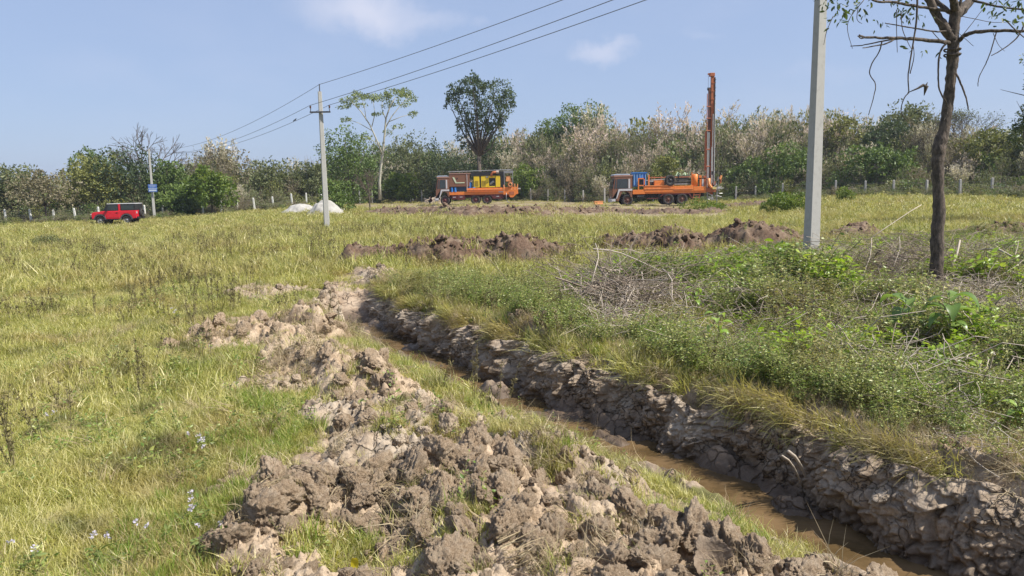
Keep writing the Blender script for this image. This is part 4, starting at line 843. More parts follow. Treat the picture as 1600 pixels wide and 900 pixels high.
# ================================================================ VEHICLES
P_or = paint('orange_paint', (.72, .20, .035), .45, wear=.35, c2=(.35, .10, .04)); P_or2 = paint('pale_orange_paint', (.80, .33, .12), .5, wear=.3); P_br = paint('brown_paint', (.20, .088, .05), .45, wear=.3)
P_mr = paint('maroon_paint', (.11, .022, .022), .5); P_bk = paint('black_paint', (.018, .018, .02), .5, wear=.2); P_ye = paint('yellow_paint', (.72, .50, .02), .45, wear=.15); P_wh = paint('white_paint', (.52, .51, .52), .5, wear=.3, c2=(.4, .36, .32))
P_bl = paint('blue_plastic', (.035, .17, .48), .4, wear=.15, c2=(.15, .3, .5)); P_dkbl = paint('dark_blue_paint', (.02, .05, .12), .5); P_gr = paint('grey_steel', (.30, .30, .30), .45, .5, wear=.5); P_ty = paint('tyre_rubber', (.028, .025, .023), .85, wear=.6, c2=(.11, .085, .065)); P_red = paint('red_car_paint', (.60, .016, .03), .3, wear=.12, c2=(.25, .03, .03)); P_rust = paint('rusty_mast_paint', (.40, .12, .045), .6, wear=.5, c2=(.13, .06, .035), sc=5)
P_hub = paint('muddy_hub', (.13, .05, .03), .7, wear=.6)
P_mag = paint('green_white_paint', (.55, .68, .45), .5)
def glassm():
    M, n, b, o = mat_new('window_glass'); b.inputs['Base Color'].default_value = (.035, .045, .05, 1); b.inputs['Roughness'].default_value = .08; b.inputs['Specular IOR Level'].default_value = .6; return M
P_gl = glassm()
def lathe_y(prof, seg, y0=0):
    """rings (r, y) turned round the y axis"""
    mb = MB(); k = len(prof)
    for i in range(seg):
        a = 2*PI*i/seg; mb.v += [(r*math.cos(a), y, r*math.sin(a)) for r, y in prof]
    mb.f = [(i*k+j, i*k+j+1, ((i+1) % seg)*k+j+1, ((i+1) % seg)*k+j) for i in range(seg) for j in range(k-1)]; return mb
def wheel(parent, x, y, r, w, hub=P_mr, side=-1, name='wheel'):
    o = lathe_y([(r*.55, w/2), (r*.9, w/2), (r, w*.38), (r, -w*.38), (r*.9, -w/2), (r*.58, -w/2), (r*.52, -w*.3)], 26).build(name, P_ty, parent, True); o.location = (x, y, r)
    h = lathe_y([(r*.56, -w*.42), (r*.50, -w*.25), (r*.28, -w*.28), (r*.22, -w*.5), (.001, -w*.52)], 20).build('rim', hub, o, True)
    for k in range(6): a = k*PI/3; MB().tube([(r*.38*math.cos(a), -w*.27, r*.38*math.sin(a)), (r*.38*math.cos(a), -w*.33, r*.38*math.sin(a))], r*.045, 5).build('wheel_nut', P_gr, o)
    if side > 0: o.rotation_euler.z = PI
    return o
def grille(parent, x0, x1, z0, z1, y, n, mat, name='louvre'):
    for k in range(n): z = z0+(z1-z0)*k/n; MB().box(x0, x1, y-.02, y, z, z+(z1-z0)/n*.5).build(name, mat, parent)
def cab(t, L, w, z0, z1, upper, lower, win=True):
    """flat-nosed cab: front at x=0"""
    y0, y1 = -w/2, w/2
    b = MB().prism([(0, z0+.15), (.02, z0+1.0), (.22, z1-.25), (.25, z1), (L, z1), (L, z0+.35), (L-.15, z0+.35), (L-.28, z0+.75), (L-.55, z0+.95), (L-.95, z0+.85), (L-1.2, z0+.35), (L-1.28, z0)] if L > 1.45 else [(0, z0), (.02, z0+1.0), (.15, z1-.2), (.18, z1), (L, z1), (L, z0+.5), (L-.25, z0+.85), (L-.6, z0+.85), (L-.85, z0+.5), (L-.95, z0)], y0, y1).build('cab', upper, t, bevel=.03)
    zs = z0+(z1-z0)*.50; zt = z1-.30
    MB().prism([(.42, zs), (.5, zt), (L-.42, zt), (L-.42, zs)], y0-.02, y0+.01).build('door_window', P_gl, b); MB().prism([(.20, zs), (.33, zt), (.40, zt), (.34, zs)], y0-.02, y0+.01).build('quarter_window', P_gl, b)
    MB().box(L-.36, L-.2, y0-.025, y0, zs, zt).build('white_panel', P_wh, b)
    w_ = MB(); w_.v = [(.005, y0+.15, zs), (.165, y0+.15, zt), (.165, y1-.15, zt), (.005, y1-.15, zs)]; w_.v += [(x-.03, y, z) for x, y, z in w_.v]; w_.f = [(0, 1, 2, 3), (7, 6, 5, 4), (0, 4, 5, 1), (1, 5, 6, 2), (2, 6, 7, 3), (3, 7, 4, 0)]; w_.build('windscreen', P_gl, b)
    MB().prism([(-.03, z0), (-.03, z0+.22), (.45, z0+.26), (.72, z0+.98), (L, z0+.98), (L, z0+1.16), (.60, z0+1.16), (.34, z0+.4), (.3, z0)], y0-.03, y0-.004).build('white_stripe', P_wh, b)
    MB().box(-.1, .0, y0, y1, z0-.08, z0+.24).build('bumper', P_wh, b)
    for s_ in (-1, 1): MB().box(-.12, -.1, s_*w*.36-.12, s_*w*.36+.12, z0+.3, z0+.46).build('headlight', P_wh, b)
    MB().tube([(.1, y0-.02, zt), (.0, y0-.22, zt), (.0, y0-.24, zs+.1)], .02, 5).build('mirror_arm', P_bk, b); MB().box(-.02, .05, y0-.3, y0-.16, zs+.05, zs+.4).build('mirror', P_bk, b)
    r = MB().prism([(.12, z1+.03), (.16, z1+.12), (.35, z1+.17), (L-.25, z1+.17), (L-.15, z1+.03)], y0+.1, y1-.1).build('roof_cover', paint('silver_tarp', (.30, .34, .40), .5), b, bevel=.05)
    MB().box(.16, L+.05, y0-.03, y1+.03, z1-.06, z1+.035).build('roof_edge', paint('faded_roof_paint', (.42, .24, .18), .6), b); return b
def veh(px, py, D, name, label, cat, rz=0):
    p = at(px, py, D); p[2] = min(p[2], zT(p[0], D)+.05) if False else zT(p[0], D); return thing(name, p, label, cat, None, rz)
def truck_compressor():
    W_ = 2.4; y0 = -W_/2; t = veh(683, 318, 83, 'compressor_truck', 'brown and orange compressor truck with yellow generator panels, parked at left', 'truck')
    cab(t, 1.5, W_, .55, 3.05, P_br, P_wh)
    bx = MB().box(1.5, 3.75, y0, W_/2, 1.98, 3.38).build('engine_cabinet', P_br, t, bevel=.04); MB().box(1.52, 3.78, y0-.04, W_/2+.04, 3.38, 3.45).build('cabinet_lid', paint('faded_pink_lid', (.45, .25, .2), .6), bx)
    MB().prism([(1.88, 3.02), (2.08, 3.02), (2.32, 2.46), (3.2, 2.46), (3.2, 2.36), (2.2, 2.36)], y0-.03, y0-.003).build('emblem_stripe', paint('pale_green_stripe', (.55, .62, .42), .5), bx); MB().box(2.35, 2.45, y0-.03, y0, 2.8, 2.95).build('cabinet_latch', P_bk, bx)
    MB().box(1.6, 3.4, y0+.25, W_/2-.1, 1.5, 1.98).build('drum_bay', P_dkbl, t); 
    for x in (1.78, 2.15): MB().tube([(x, y0+.14, 1.42), (x, y0+.14, 1.9)], .13, 12).build('blue_drum', P_bl, t)
    dk = MB().box(1.5, 7.45, y0+.05, W_/2-.05, 1.08, 1.42).build('deck', P_or, t, bevel=.02); MB().box(3.4, 7.4, y0-.02, y0+.06, 1.36, 1.80).build('side_board', P_or, dk, bevel=.02); MB().box(3.42, 7.38, y0-.07, y0+.0, 1.60, 1.66).build('rail', P_or2, dk); MB().box(3.42, 7.38, y0-.07, y0, 1.40, 1.44).build('rail', P_or, dk)
    MB().box(6.9, 7.42, y0-.05, y0-.021, 1.28, 1.40).build('marker_plate', P_gr, dk)
    for x in (3.4, 3.47): MB().tube([(x, y0, 1.4), (x, y0, 3.35)], .03, 5).build('upright', P_wh if x > 3.45 else P_br, t)
    MB().tube([(3.75, y0+.4, 1.8), (3.75, y0+.4, 2.4), (3.75, y0+.4, 2.45)], [.27, .27, .12], 14).build('blue_barrel', P_bl, t); MB().tube([(3.72, y0+.5, 2.45), (3.72, y0+.5, 2.9)], [.12, .08], 8).build('bottle', P_wh, t); MB().tube([(4.1, y0+.1, 1.82), (4.35, y0+.1, 1.82)], .1, 8).build('blue_can', P_bl, t)
    g = MB().box(4.15, 7.1, y0+.1, W_/2-.1, 1.8, 3.12).build('generator', P_bk, t)
    for (a, b) in ((4.2, 4.82), (5.0, 5.8), (6.6, 7.1)): MB().box(a, b, y0+.03, y0+.12, 1.86, 3.1).build('yellow_panel', P_ye, g, bevel=.02)
    MB().box(5.8, 6.55, y0+.03, y0+.12, 2.86, 3.1).build('yellow_panel', P_ye, g); MB().box(5.8, 6.55, y0+.03, y0+.12, 1.86, 1.98).build('yellow_panel', P_ye, g); MB().box(5.76, 5.88, y0+.025, y0+.12, 1.95, 2.9).build('yellow_panel', P_ye, g)
    M_lv = paint('dark_yellow_louvre', (.30, .21, .02), .5); grille(g, 4.32, 4.72, 2.0, 2.62, y0+.03, 6, M_lv); grille(g, 5.1, 5.5, 2.0, 2.62, y0+.03, 6, M_lv)
    MB().tube([(6.0, y0+.15, 2.2), (6.4, y0+.1, 2.5)], .13, 8).build('engine_part', P_gr, g); MB().box(6.05, 6.45, y0+.12, y0+.2, 2.05, 2.2).build('engine_part', P_gr, g); MB().box(5.62, 5.7, y0+.0, y0+.03, 2.3, 2.4).build('panel_handle', P_bk, g); MB().box(5.55, 5.8, y0+.0, y0+.03, 2.9, 3.05).build('badge', P_gr, g)
    MB().box(3.9, 7.5, y0, W_/2, 3.12, 3.55).build('pipe_rack', P_bk, t); 
    for k, yy in enumerate((y0+.1, -.6, 0, .6)): MB().tube([(1.4, yy, 3.60+.02*k), (8.4, yy, 3.72+.02*k)], .05, 6).build('long_pipe', P_bk if k % 2 else P_gr, t)
    MB().tube([(6.15, y0-.1, 3.02), (6.17, y0-.12, 3.3), (6.35, y0-.12, 3.46), (6.7, y0-.12, 3.48)], .13, 10).build('exhaust_pipe', P_rust, t, True); MB().tube([(6.7, y0-.12, 3.48), (6.98, y0-.12, 3.5)], .155, 10).build('silencer_end', paint('pale_steel_cap', (.5, .4, .34), .5), t)
    for x in (7.52, 8.45): MB().box(x, x+.07, y0, y0+.07, 1.6, 3.6).build('rear_frame', P_gr, t); MB().box(x, x+.07, -y0-.07, -y0, 1.6, 3.6).build('rear_frame', P_gr, t)
    MB().box(7.5, 8.54, y0-.01, W_/2, 3.36, 3.62).build('frame_top', P_gr, t); MB().box(7.12, 7.5, y0+.05, W_/2-.05, 1.8, 3.5).build('dark_bulkhead', P_bk, t)
    MB().prism([(7.7, 2.45), (7.78, 3.05), (8.2, 3.05), (8.35, 2.45)], y0+.1, y0+.8).build('orange_box', P_or2, t, bevel=.03)
    rr = MB().prism([(7.4, 1.0), (7.4, 1.75), (7.65, 1.85), (9.0, 1.85), (9.05, 1.1), (8.8, 1.0), (8.5, .7), (8.15, .7), (8.0, 1.05)], y0-.05, y0+.5).build('rear_bracket', P_or, t, bevel=.03)
    for (x, h) in ((7.45, 2.1), (8.65, 2.2), (8.95, 2.15), (8.3, 2.0)): MB().box(x, x+.1, y0-.06, y0+.05, 1.5, h).build('lug', P_or2, rr)
    n = 16; MB().tube([(8.2+.28*math.cos(a*2*PI/n), y0-.1, 2.1+.28*math.sin(a*2*PI/n)) for a in range(n+1)], .04, 6).build('hose_reel', P_rust, rr); MB().tube([(8.2+.18*math.cos(a*2*PI/n), y0-.16, 2.1+.18*math.sin(a*2*PI/n)) for a in range(n+1)], .04, 6).build('hose_reel', P_or2, rr)
    MB().box(8.05, 8.6, y0-.07, y0-.04, 1.0, 1.35).build('bracket_plate', P_rust, rr); MB().tube([(8.95, y0+.2, 1.62), (9.35, y0+.2, 1.62)], .09, 8).build('tow_pipe', P_gr, rr)
    MB().tube([(7.75, y0-.12, 1.2), (7.72, y0-.14, .7), (7.85, y0-.18, .25), (8.1, y0-.2, .06)], .035, 6).build('hanging_hose', P_gr, t, True)
    MB().box(.9, 8.2, -.5, .5, .75, 1.08).build('chassis', P_mr, t)
    for (a, b, c, d) in ((2.35, 3.2, .55, 1.06), (6.2, 7.4, .6, 1.06), (1.75, 2.3, .6, 1.0)): o = MB().box(a, b, y0+.05, y0+.55, c, d).build('tool_box', P_mr, t, bevel=.02); MB().box((a+b)/2-.15, (a+b)/2+.15, y0+.03, y0+.05, .82, .88).build('number_mark', P_wh, o)
    for x in (1.0, 4.35, 5.6):
        for s_ in (-1, 1): wheel(t, x, s_*(W_/2-.2), .52, .32, P_mr, s_)
    MB().prism([(3.75, .9), (3.9, 1.07), (6.15, 1.07), (6.3, .8), (6.2, .8), (6.0, 1.0), (4.0, 1.0)], y0+.02, y0+.4).build('mudguard', P_mr, t)
    return t
truck_compressor()
def truck_rig():
    W_ = 2.4; y0 = -W_/2; t = veh(954, 322, 72, 'drill_rig_truck', 'orange drilling rig truck with brown cab and a tall raised mast', 'truck')
    cab(t, 1.9, W_, .45, 2.85, P_br, P_wh)
    for (a, b, yy) in ((2.0, 2.9, y0+.3), (2.95, 3.45, -.1)): 
        o = MB().box(a, b, yy, yy+.9, 1.8, 3.05, .03).build('blue_water_tank', P_bl, t, bevel=.04); MB().box(a-.06, b+.06, yy-.06, yy+.96, 3.05, 3.16).build('tank_lid', P_bl, o)
        for k in range(3): MB().box(a+.1+k*.27, a+.17+k*.27, yy-.03, yy, 1.9, 3.0).build('rib', paint('light_blue_rib', (.25, .42, .62), .4), o)
    dk = MB().box(1.95, 8.9, y0+.06, W_/2-.06, 1.1, 1.45).build('deck', P_or, t, bevel=.02)
    MB().box(1.95, 3.1, y0, y0+.08, 1.08, 1.5).build('side_board', P_or, dk, bevel=.02); MB().box(3.1, 5.85, y0-.01, y0+.08, 1.25, 1.88).build('side_board', P_or, dk, bevel=.02); MB().box(5.87, 7.7, y0, y0+.08, 1.27, 1.8).build('side_board', P_or, dk, bevel=.02); MB().box(7.72, 8.9, y0-.01, y0+.08, 1.3, 1.7).build('side_board', P_or, dk, bevel=.02)
    for (a, b, z) in ((3.1, 5.85, 1.55), (5.87, 7.7, 1.48), (3.1, 5.85, 1.84)): MB().box(a, b, y0-.05, y0-.012, z, z+.05).build('rail', P_or2, dk)
    fr = MB().box(2.45, 2.55, y0, y0+.1, 1.5, 2.55).build('frame', P_or, t)
    for (a, b, c, d) in ((3.0, 3.1, 1.5, 2.6), (2.45, 3.1, 2.5, 2.6), (2.45, 3.1, 1.85, 1.95), (3.42, 3.55, 1.8, 2.9)): MB().box(a, b, y0-.005, y0+.1, c, d).build('frame_bar', P_or, fr)
    MB().box(2.6, 2.98, y0+.12, y0+.3, 1.95, 2.5).build('radiator', P_bk, t); MB().box(4.0, 4.95, y0+.05, y0+.7, 1.85, 2.32).build('tool_chest', P_or, t, bevel=.03)
    for x in (3.9, 4.15, 4.8, 5.2): MB().tube([(x, y0+.8, 1.5), (x, y0+.8, 2.75)], .04, 5).build('stake', P_rust, t)
    MB().tube([(3.6, y0+.8, 2.62), (8.2, y0+.8, 2.62)], .04, 5).build('top_rail', P_rust, t); MB().tube([(3.3, y0+.5, 2.35), (7.3, y0+.5, 2.55)], .05, 6).build('top_rail', P_gr, t)
    for k in range(6): MB().tube([(5.9, y0+.25+.05*(k % 2), 1.95+.1*k), (7.55, y0+.25+.05*(k % 2), 1.95+.1*k)], .045, 7).build('drill_pipe', P_gr if k in (0, 3) else P_bk, t)
    for k in range(4): MB().tube([(3.6, y0+.4, 1.95+.1*k), (5.2, y0+.4, 1.95+.1*k)], .045, 7).build('drill_pipe', P_gr if k == 3 else P_bk, t)
    sp = wheel(t, 5.5, y0+.02, .52, .26, P_bk, -1, 'spare_wheel'); sp.location.z = 2.32; sp.rotation_euler.z = .1
    for k in range(9): 
        x = 6.1+k*.16; MB().tube([(x, y0+.3, 2.72), (x+random.uniform(-.1, .25), y0+.3+random.uniform(-.2, .2), 2.95+random.uniform(-.05, .18))], .045, 5).build('fitting', P_mag, t)
    MB().box(6.0, 7.4, y0+.2, y0+.5, 2.66, 2.74).build('fitting_tray', P_bk, t); MB().tube([(6.3, y0+.3, 1.9), (6.35, y0+.3, 2.9)], .07, 6).build('valve_stand', P_bk, t)
    MB().tube([(7.9, y0+.35, 1.75), (7.9, y0+.35, 2.82), (7.9, y0+.35, 2.88)], [.31, .31, .2], 16).build('orange_tank', P_or, t, True); MB().box(7.55, 7.62, y0+.1, y0+.2, 1.7, 3.05).build('stake', P_or, t)
    for (a, b, c, d, m_) in ((8.35, 8.5, 1.7, 2.75, P_or), (8.55, 8.7, 1.7, 2.5, P_wh), (8.72, 8.9, 1.75, 2.7, P_rust), (8.35, 9.0, 2.4, 2.5, P_rust)): MB().box(a, b, y0+.1, y0+.4, c, d).build('control_panel', m_, t)
    # mast
    mx = 9.45; ms = MB().box(mx+.10, mx+.38, -.16, .16, .9, 12.1).build('mast', P_rust, t)
    MB().box(mx+.40, mx+.48, -.2, .2, .9, 11.9).build('mast_rail', P_bk, ms); MB().box(mx-.12, mx+.06, -.14, .14, 1.4, 10.9).build('mast_rail', paint('dark_rust', (.13, .05, .03), .6), ms); MB().box(mx+.06, mx+.10, -.1, .1, 1.4, 10.6).build('mast_gap', P_bk, ms)
    for z in np.arange(1.6, 11.8, .75): MB().box(mx+.08, mx+.5, -.19, -.165, z, z+.1).build('cross_plate', P_rust, ms); MB().tube([(mx+.48, -.2, z+.3), (mx+.53, -.2, z+.36)], .03, 5).build('bolt', P_gr, ms)
    MB().tube([(mx-.28, -.2, 1.6), (mx-.28, -.2, 10.4)], .04, 6).build('hydraulic_pipe', P_rust, ms); MB().tube([(mx-.34, -.1, 3.2), (mx-.34, -.1, 6.9)], .10, 8).build('hydraulic_ram', P_rust, ms)
    for (x, z0, z1) in ((mx-.2, 1.6, 7.0), (mx-.08, 1.8, 6.8), (mx+.28, 2.0, 8.5), (mx+.46, 2.2, 9.8), (mx+.2, 1.8, 5.4)): MB().tube([(x, -.25, z0), (x, -.25, z1)], .038, 6).build('drill_rod', paint('pale_rod_steel', (.5, .5, .48), .4, .3), ms)
    for z in (3.6, 5.2, 6.95, 8.1, 9.2): MB().tube([(mx-.36, -.26, z), (mx+.04, -.26, z)], .05, 6).build('clamp', P_rust, ms)
    MB().box(mx-.05, mx+.42, -.22, .22, 12.0, 12.32).build('crown_block', P_rust, ms, bevel=.03); MB().box(mx-.2, mx+.1, -.1, .1, 12.15, 12.3).build('crown_block', P_rust, ms); MB().tube([(mx-.15, 0, 12.1), (mx-.16, 0, 10.95)], .014, 4).build('winch_cable', P_gr, ms); MB().tube([(mx-.22, 0, 10.85), (mx+.05, 0, 10.85)], .14, 10).build('rotary_head', P_bk, ms)
    # working end
    MB().box(8.9, 9.9, y0+.1, W_/2-.1, 1.15, 1.5).build('drill_table', P_rust, t); MB().tube([(9.15, y0-.02, 2.45), (9.17, y0-.02, 1.9), (9.38, y0-.02, 1.62), (9.55, y0-.02, 1.52)], [.15, .14, .11, .09], 10).build('dust_duct', P_or2, t, True); MB().box(9.5, 9.85, y0-.15, y0+.1, 1.42, 1.62).build('duct_mouth', paint('straw_paint', (.62, .48, .16), .6), t)
    for i in range(14): 
        x = 8.95+random.random()*1.2; z = .5+random.random()*1.1; a = random.uniform(-.9, .9); L = random.uniform(.3, .75); MB().tube([(x, y0-.1+random.random()*.4, z), (x+L*math.cos(a), y0-.1+random.random()*.4, z+L*math.sin(a)*.6)], .028, 5).build('lever', P_wh if i % 3 else P_gr, t)
    for i in range(9): x = 9.5+random.random()*.9; z = 1.5+random.random()*1.3; MB().tube([(x, y0+.2, z), (x+.02, y0+.2, z+.35)], .07, 7).build('hydraulic_motor', (P_bk, P_gr, P_rust)[i % 3], t)
    MB().tube([(10.25, y0+.2, 2.35), (10.4, y0+.2, 2.7)], .12, 8).build('hydraulic_motor', P_or2, t); MB().tube([(10.1, y0+.2, 1.0), (10.1, y0+.2, 2.6)], .04, 6).build('valve_pipe', P_gr, t); MB().tube([(9.9, y0+.1, 1.48), (10.6, y0+.1, 1.5)], .03, 5).build('step_bar', P_wh, t)
    for x in (9.1, 10.0): MB().tube([(x, y0+.2, .08), (x, y0+.2, 1.2)], .06, 6).build('jack_leg', P_gr, t); MB().box(x-.15, x+.15, y0+.05, y0+.35, 0, .08).build('jack_foot', P_gr, t)
    MB().box(.9, 8.9, -.5, .5, .75, 1.1).build('chassis', P_bk, t); MB().tube([(2.35, y0+.25, .85), (3.05, y0+.25, .85)], .24, 12).build('air_tank', P_bk, t); MB().box(3.3, 4.4, y0+.1, y0+.5, .62, .70).build('side_step', P_mr, t); MB().box(4.4, 4.7, y0+.2, y0+.6, .6, 1.05).build('tool_box', P_bk, t)
    MB().prism([(4.55, .8), (4.8, 1.08), (7.4, 1.08), (7.75, .5), (7.65, .5), (7.3, 1.0), (4.9, 1.0), (4.65, .8)], y0+.05, y0+.45).build('mudguard', P_mr, t)
    for x in (7.6, 8.2): MB().tube([(x+.2, y0+.1, 1.1), (x, y0+.1, .1)], .03, 5).build('ladder_rail', P_rust, t)
    for z in (.35, .65, .9): MB().tube([(7.72, y0+.1, z), (8.3, y0+.1, z)], .025, 5).build('ladder_rung', P_rust, t)
    for x in (1.45, 5.35, 6.65):
        for s_ in (-1, 1): wheel(t, x, s_*(W_/2-.2), .54, .34, P_hub, s_)
    return t
truck_rig()
def jeep():
    W_ = 1.78; y0 = -W_/2; y1 = W_/2; L = 4.05; t = veh(148, 350, 66, 'off_road_car', 'small red off-road car with black and white hardtop, parked behind tall grass', 'car'); t.location.z += .0; t.rotation_euler.z = .10
    body = MB().prism([(.18, .55), (.15, .98), (.30, 1.10), (1.12, 1.20), (3.92, 1.22), (3.95, .55), (3.62, .50), (3.5, .80), (3.25, .95), (2.95, .95), (2.7, .80), (2.6, .5), (1.35, .5), (1.25, .82), (1.05, .92), (.72, .92), (.5, .82), (.42, .5)], y0, y1).build('body', P_red, t, bevel=.04)
    top = MB().prism([(1.12, 1.19), (1.46, 1.78), (3.88, 1.80), (3.90, 1.21)], y0+.06, y1-.06).build('hardtop', P_bk, t, bevel=.03); MB().box(1.5, 3.86, y0+.05, y1-.05, 1.79, 1.85).build('roof_panel', P_wh, top, bevel=.02)
    MB().box(2.45, 2.62, y0+.03, y0+.09, 1.19, 1.80).build('red_pillar', P_red, top)
    MB().prism([(1.42, 1.25), (1.66, 1.70), (2.40, 1.70), (2.40, 1.25)], y0+.025, y0+.065).build('door_window', P_gl, top); MB().box(2.68, 3.74, y0+.025, y0+.065, 1.28, 1.68).build('rear_side_window', P_gl, top)
    w = MB(); w.v = [(1.16, y0+.16, 1.25), (1.44, y0+.16, 1.73), (1.44, y1-.16, 1.73), (1.16, y1-.16, 1.25)]; w.v += [(x-.04, y, z) for x, y, z in w.v]; w.f = [(0, 1, 2, 3), (7, 6, 5, 4), (0, 4, 5, 1), (1, 5, 6, 2), (2, 6, 7, 3), (3, 7, 4, 0)]; w.build('windscreen', P_gl, top)
    d = MB().box(1.42, 2.5, y0-.015, y0+.02, .62, 1.17).build('door', P_red, t, bevel=.01); MB().box(2.25, 2.42, y0-.04, y0-.015, 1.02, 1.06).build('handle', P_bk, d)
    for s_ in (y0-.06, y1-.2):
        for (c, r) in ((.88, .52), (3.1, .52)):
            n = 10; o_ = [(c+r*math.cos(PI*k/n), .44+r*math.sin(PI*k/n)) for k in range(n+1)]; i_ = [(c+(r-.11)*math.cos(PI*k/n), .44+(r-.11)*math.sin(PI*k/n)) for k in range(n, -1, -1)]; mb = MB(); k2 = n+1
            for yy in (s_, s_+.26): mb.v += [(x, yy, z) for x, z in o_]+[(x, yy, z) for x, z in i_[::-1]]
            for k in range(n): a = k; b = k+1; mb.f += [(a, b, k2+b, k2+a), (2*k2+a, 3*k2+a, 3*k2+b, 2*k2+b), (a, 2*k2+a, 2*k2+b, b), (k2+a, k2+b, 3*k2+b, 3*k2+a)]
            mb.build('wheel_arch', paint('grey_plastic', (.06, .06, .065), .6), t)
    for x in (.88, 3.1):
        for s_ in (-1, 1): wheel(t, x, s_*(W_/2-.10), .39, .25, P_gr, s_)
    MB().box(.0, .22, y0+.05, y1-.05, .5, .72).build('front_bumper', P_bk, t, bevel=.03); MB().box(3.93, 4.06, y0+.05, y1-.05, .5, .68).build('rear_bumper', P_bk, t); MB().box(.10, .16, y0+.25, y1-.25, .74, 1.02).build('grille', P_bk, t)
    for s_ in (-1, 1): MB().tube([(.06, s_*.66, .88), (.15, s_*.66, .88)], .10, 12).build('headlight', P_wh, t); MB().box(3.94, 3.99, s_*.80-.06, s_*.80+.06, .95, 1.12).build('tail_light', P_wh, t)
    MB().box(1.5, 1.6, y0-.2, y0-.02, 1.22, 1.42).build('mirror', P_bk, t); sp = wheel(t, 4.08, 0, .37, .22, P_bk, -1, 'spare_wheel'); sp.rotation_euler.z = PI/2; sp.location.z = .98
    MB().box(1.0, 3.3, y0+.15, y1-.15, .4, .56).build('underbody', P_bk, t); MB().box(1.35, 2.6, y0-.06, y0+.06, .42, .48).build('side_step', P_bk, t)
jeep()
# person squatting beside the brown truck's cab
pp = at(674, 318, 84.5); pt = thing('person', (pp[0], pp[1], zT(pp[0], 84.5)), 'person in dark red clothes squatting on the ground left of the brown truck', 'person')
M_sk = paint('brown_skin', (.16, .085, .055), .6, wear=.05); M_shirt = paint('dark_red_shirt', (.13, .028, .028), .9); M_tr = paint('dark_trousers', (.03, .028, .03), .9); M_hair = paint('black_hair', (.012, .011, .01), .6)
v = [(0, 0, .28), (.02, 0, .45), (-.02, 0, .66), (-.05, 0, .76), (-.07, 0, .90), (-.07, .0, .97)]; e = [(0, 1), (1, 2), (2, 3), (3, 4), (4, 5)]; r = [.13, .13, .13, .055, .085, .06]
for s_ in (-1, 1): b = len(v); v += [(-.30, s_*.15, .46), (-.16, s_*.14, .07), (-.32, s_*.15, .04), (-.04, s_*.19, .66), (-.20, s_*.22, .48), (-.40, s_*.10, .50), (-.47, s_*.07, .48)]; e += [(0, b), (b, b+1), (b+1, b+2), (2, b+3), (b+3, b+4), (b+4, b+5), (b+5, b+6)]; r += [.07, .045, .04, .06, .045, .035, .04]
skin('body', v, e, r, M_sk, pt)
skin('shirt', [(.0, 0, .30), (.02, 0, .45), (-.02, 0, .68)]+[(-.04, -.19, .66), (-.19, -.22, .49), (-.04, .19, .66), (-.19, .22, .49)], [(0, 1), (1, 2), (2, 3), (3, 4), (2, 5), (5, 6)], [.15, .15, .14, .075, .06, .075, .06], M_shirt, pt)
skin('trousers', [(0, 0, .27), (-.30, -.15, .47), (-.17, -.14, .12), (-.30, .15, .47), (-.17, .14, .12)], [(0, 1), (1, 2), (0, 3), (3, 4)], [.15, .085, .06, .085, .06], M_tr, pt)
skin('hair', [(-.05, 0, .94), (-.06, 0, 1.0)], [(0, 1)], [.09, .07], M_hair, pt)
def block_thing(px, py, D, s, m_, name, lb, cat):
    p = at(px, py, D); o = MB().box(-s[0]/2, s[0]/2, -s[1]/2, s[1]/2, 0, s[2], .02).box(-s[0]/2-.02, s[0]/2+.02, -s[1]/2-.02, s[1]/2+.02, s[2], s[2]+.05).build(name, m_, None, bevel=.02); o.location = (p[0], D, zT(p[0], D)+.2); o.rotation_euler.z = .2; tag(o, lb, cat)
block_thing(935, 324, 70, (.8, .4, .25), P_or2, 'crate', 'small orange crate on the ground just left of the rig truck', 'crate')
# ================================================================ TREES
def limb_set(base, tips, r0, mat_parent, mat, split=.45, g=None):
    """trunk up to a fork, then a limb to each tip"""
    g = g or np.random.default_rng(1); mb = MB(); base = np.array(base, float); ctr = np.mean(tips, 0); fork = base+(ctr-base)*split; fork[:2] = base[:2]+(ctr-base)[:2]*split*.6
    mid = (base+fork)/2+np.array([g.normal()*.02, g.normal()*.02, 0])*np.linalg.norm(fork-base); mb.tube([base-np.array([0, 0, .2]), base+(mid-base)*.15, mid, fork], [r0*1.3, r0, r0*.85, r0*.75], 8)
    for t_ in tips:
        m1 = fork+(t_-fork)*.5+g.normal(size=3)*.06*np.linalg.norm(t_-fork); mb.tube([fork, m1, t_], [r0*.5, r0*.3, r0*.1], 5)
        for k in range(2): q = m1+(t_-m1)*g.random(); mb.tube([q, q+g.normal(size=3)*.07*np.linalg.norm(t_-fork)+np.array([0, 0, .1])], [r0*.15, r0*.05], 4)
    mb.build('trunk', mat, mat_parent, True)
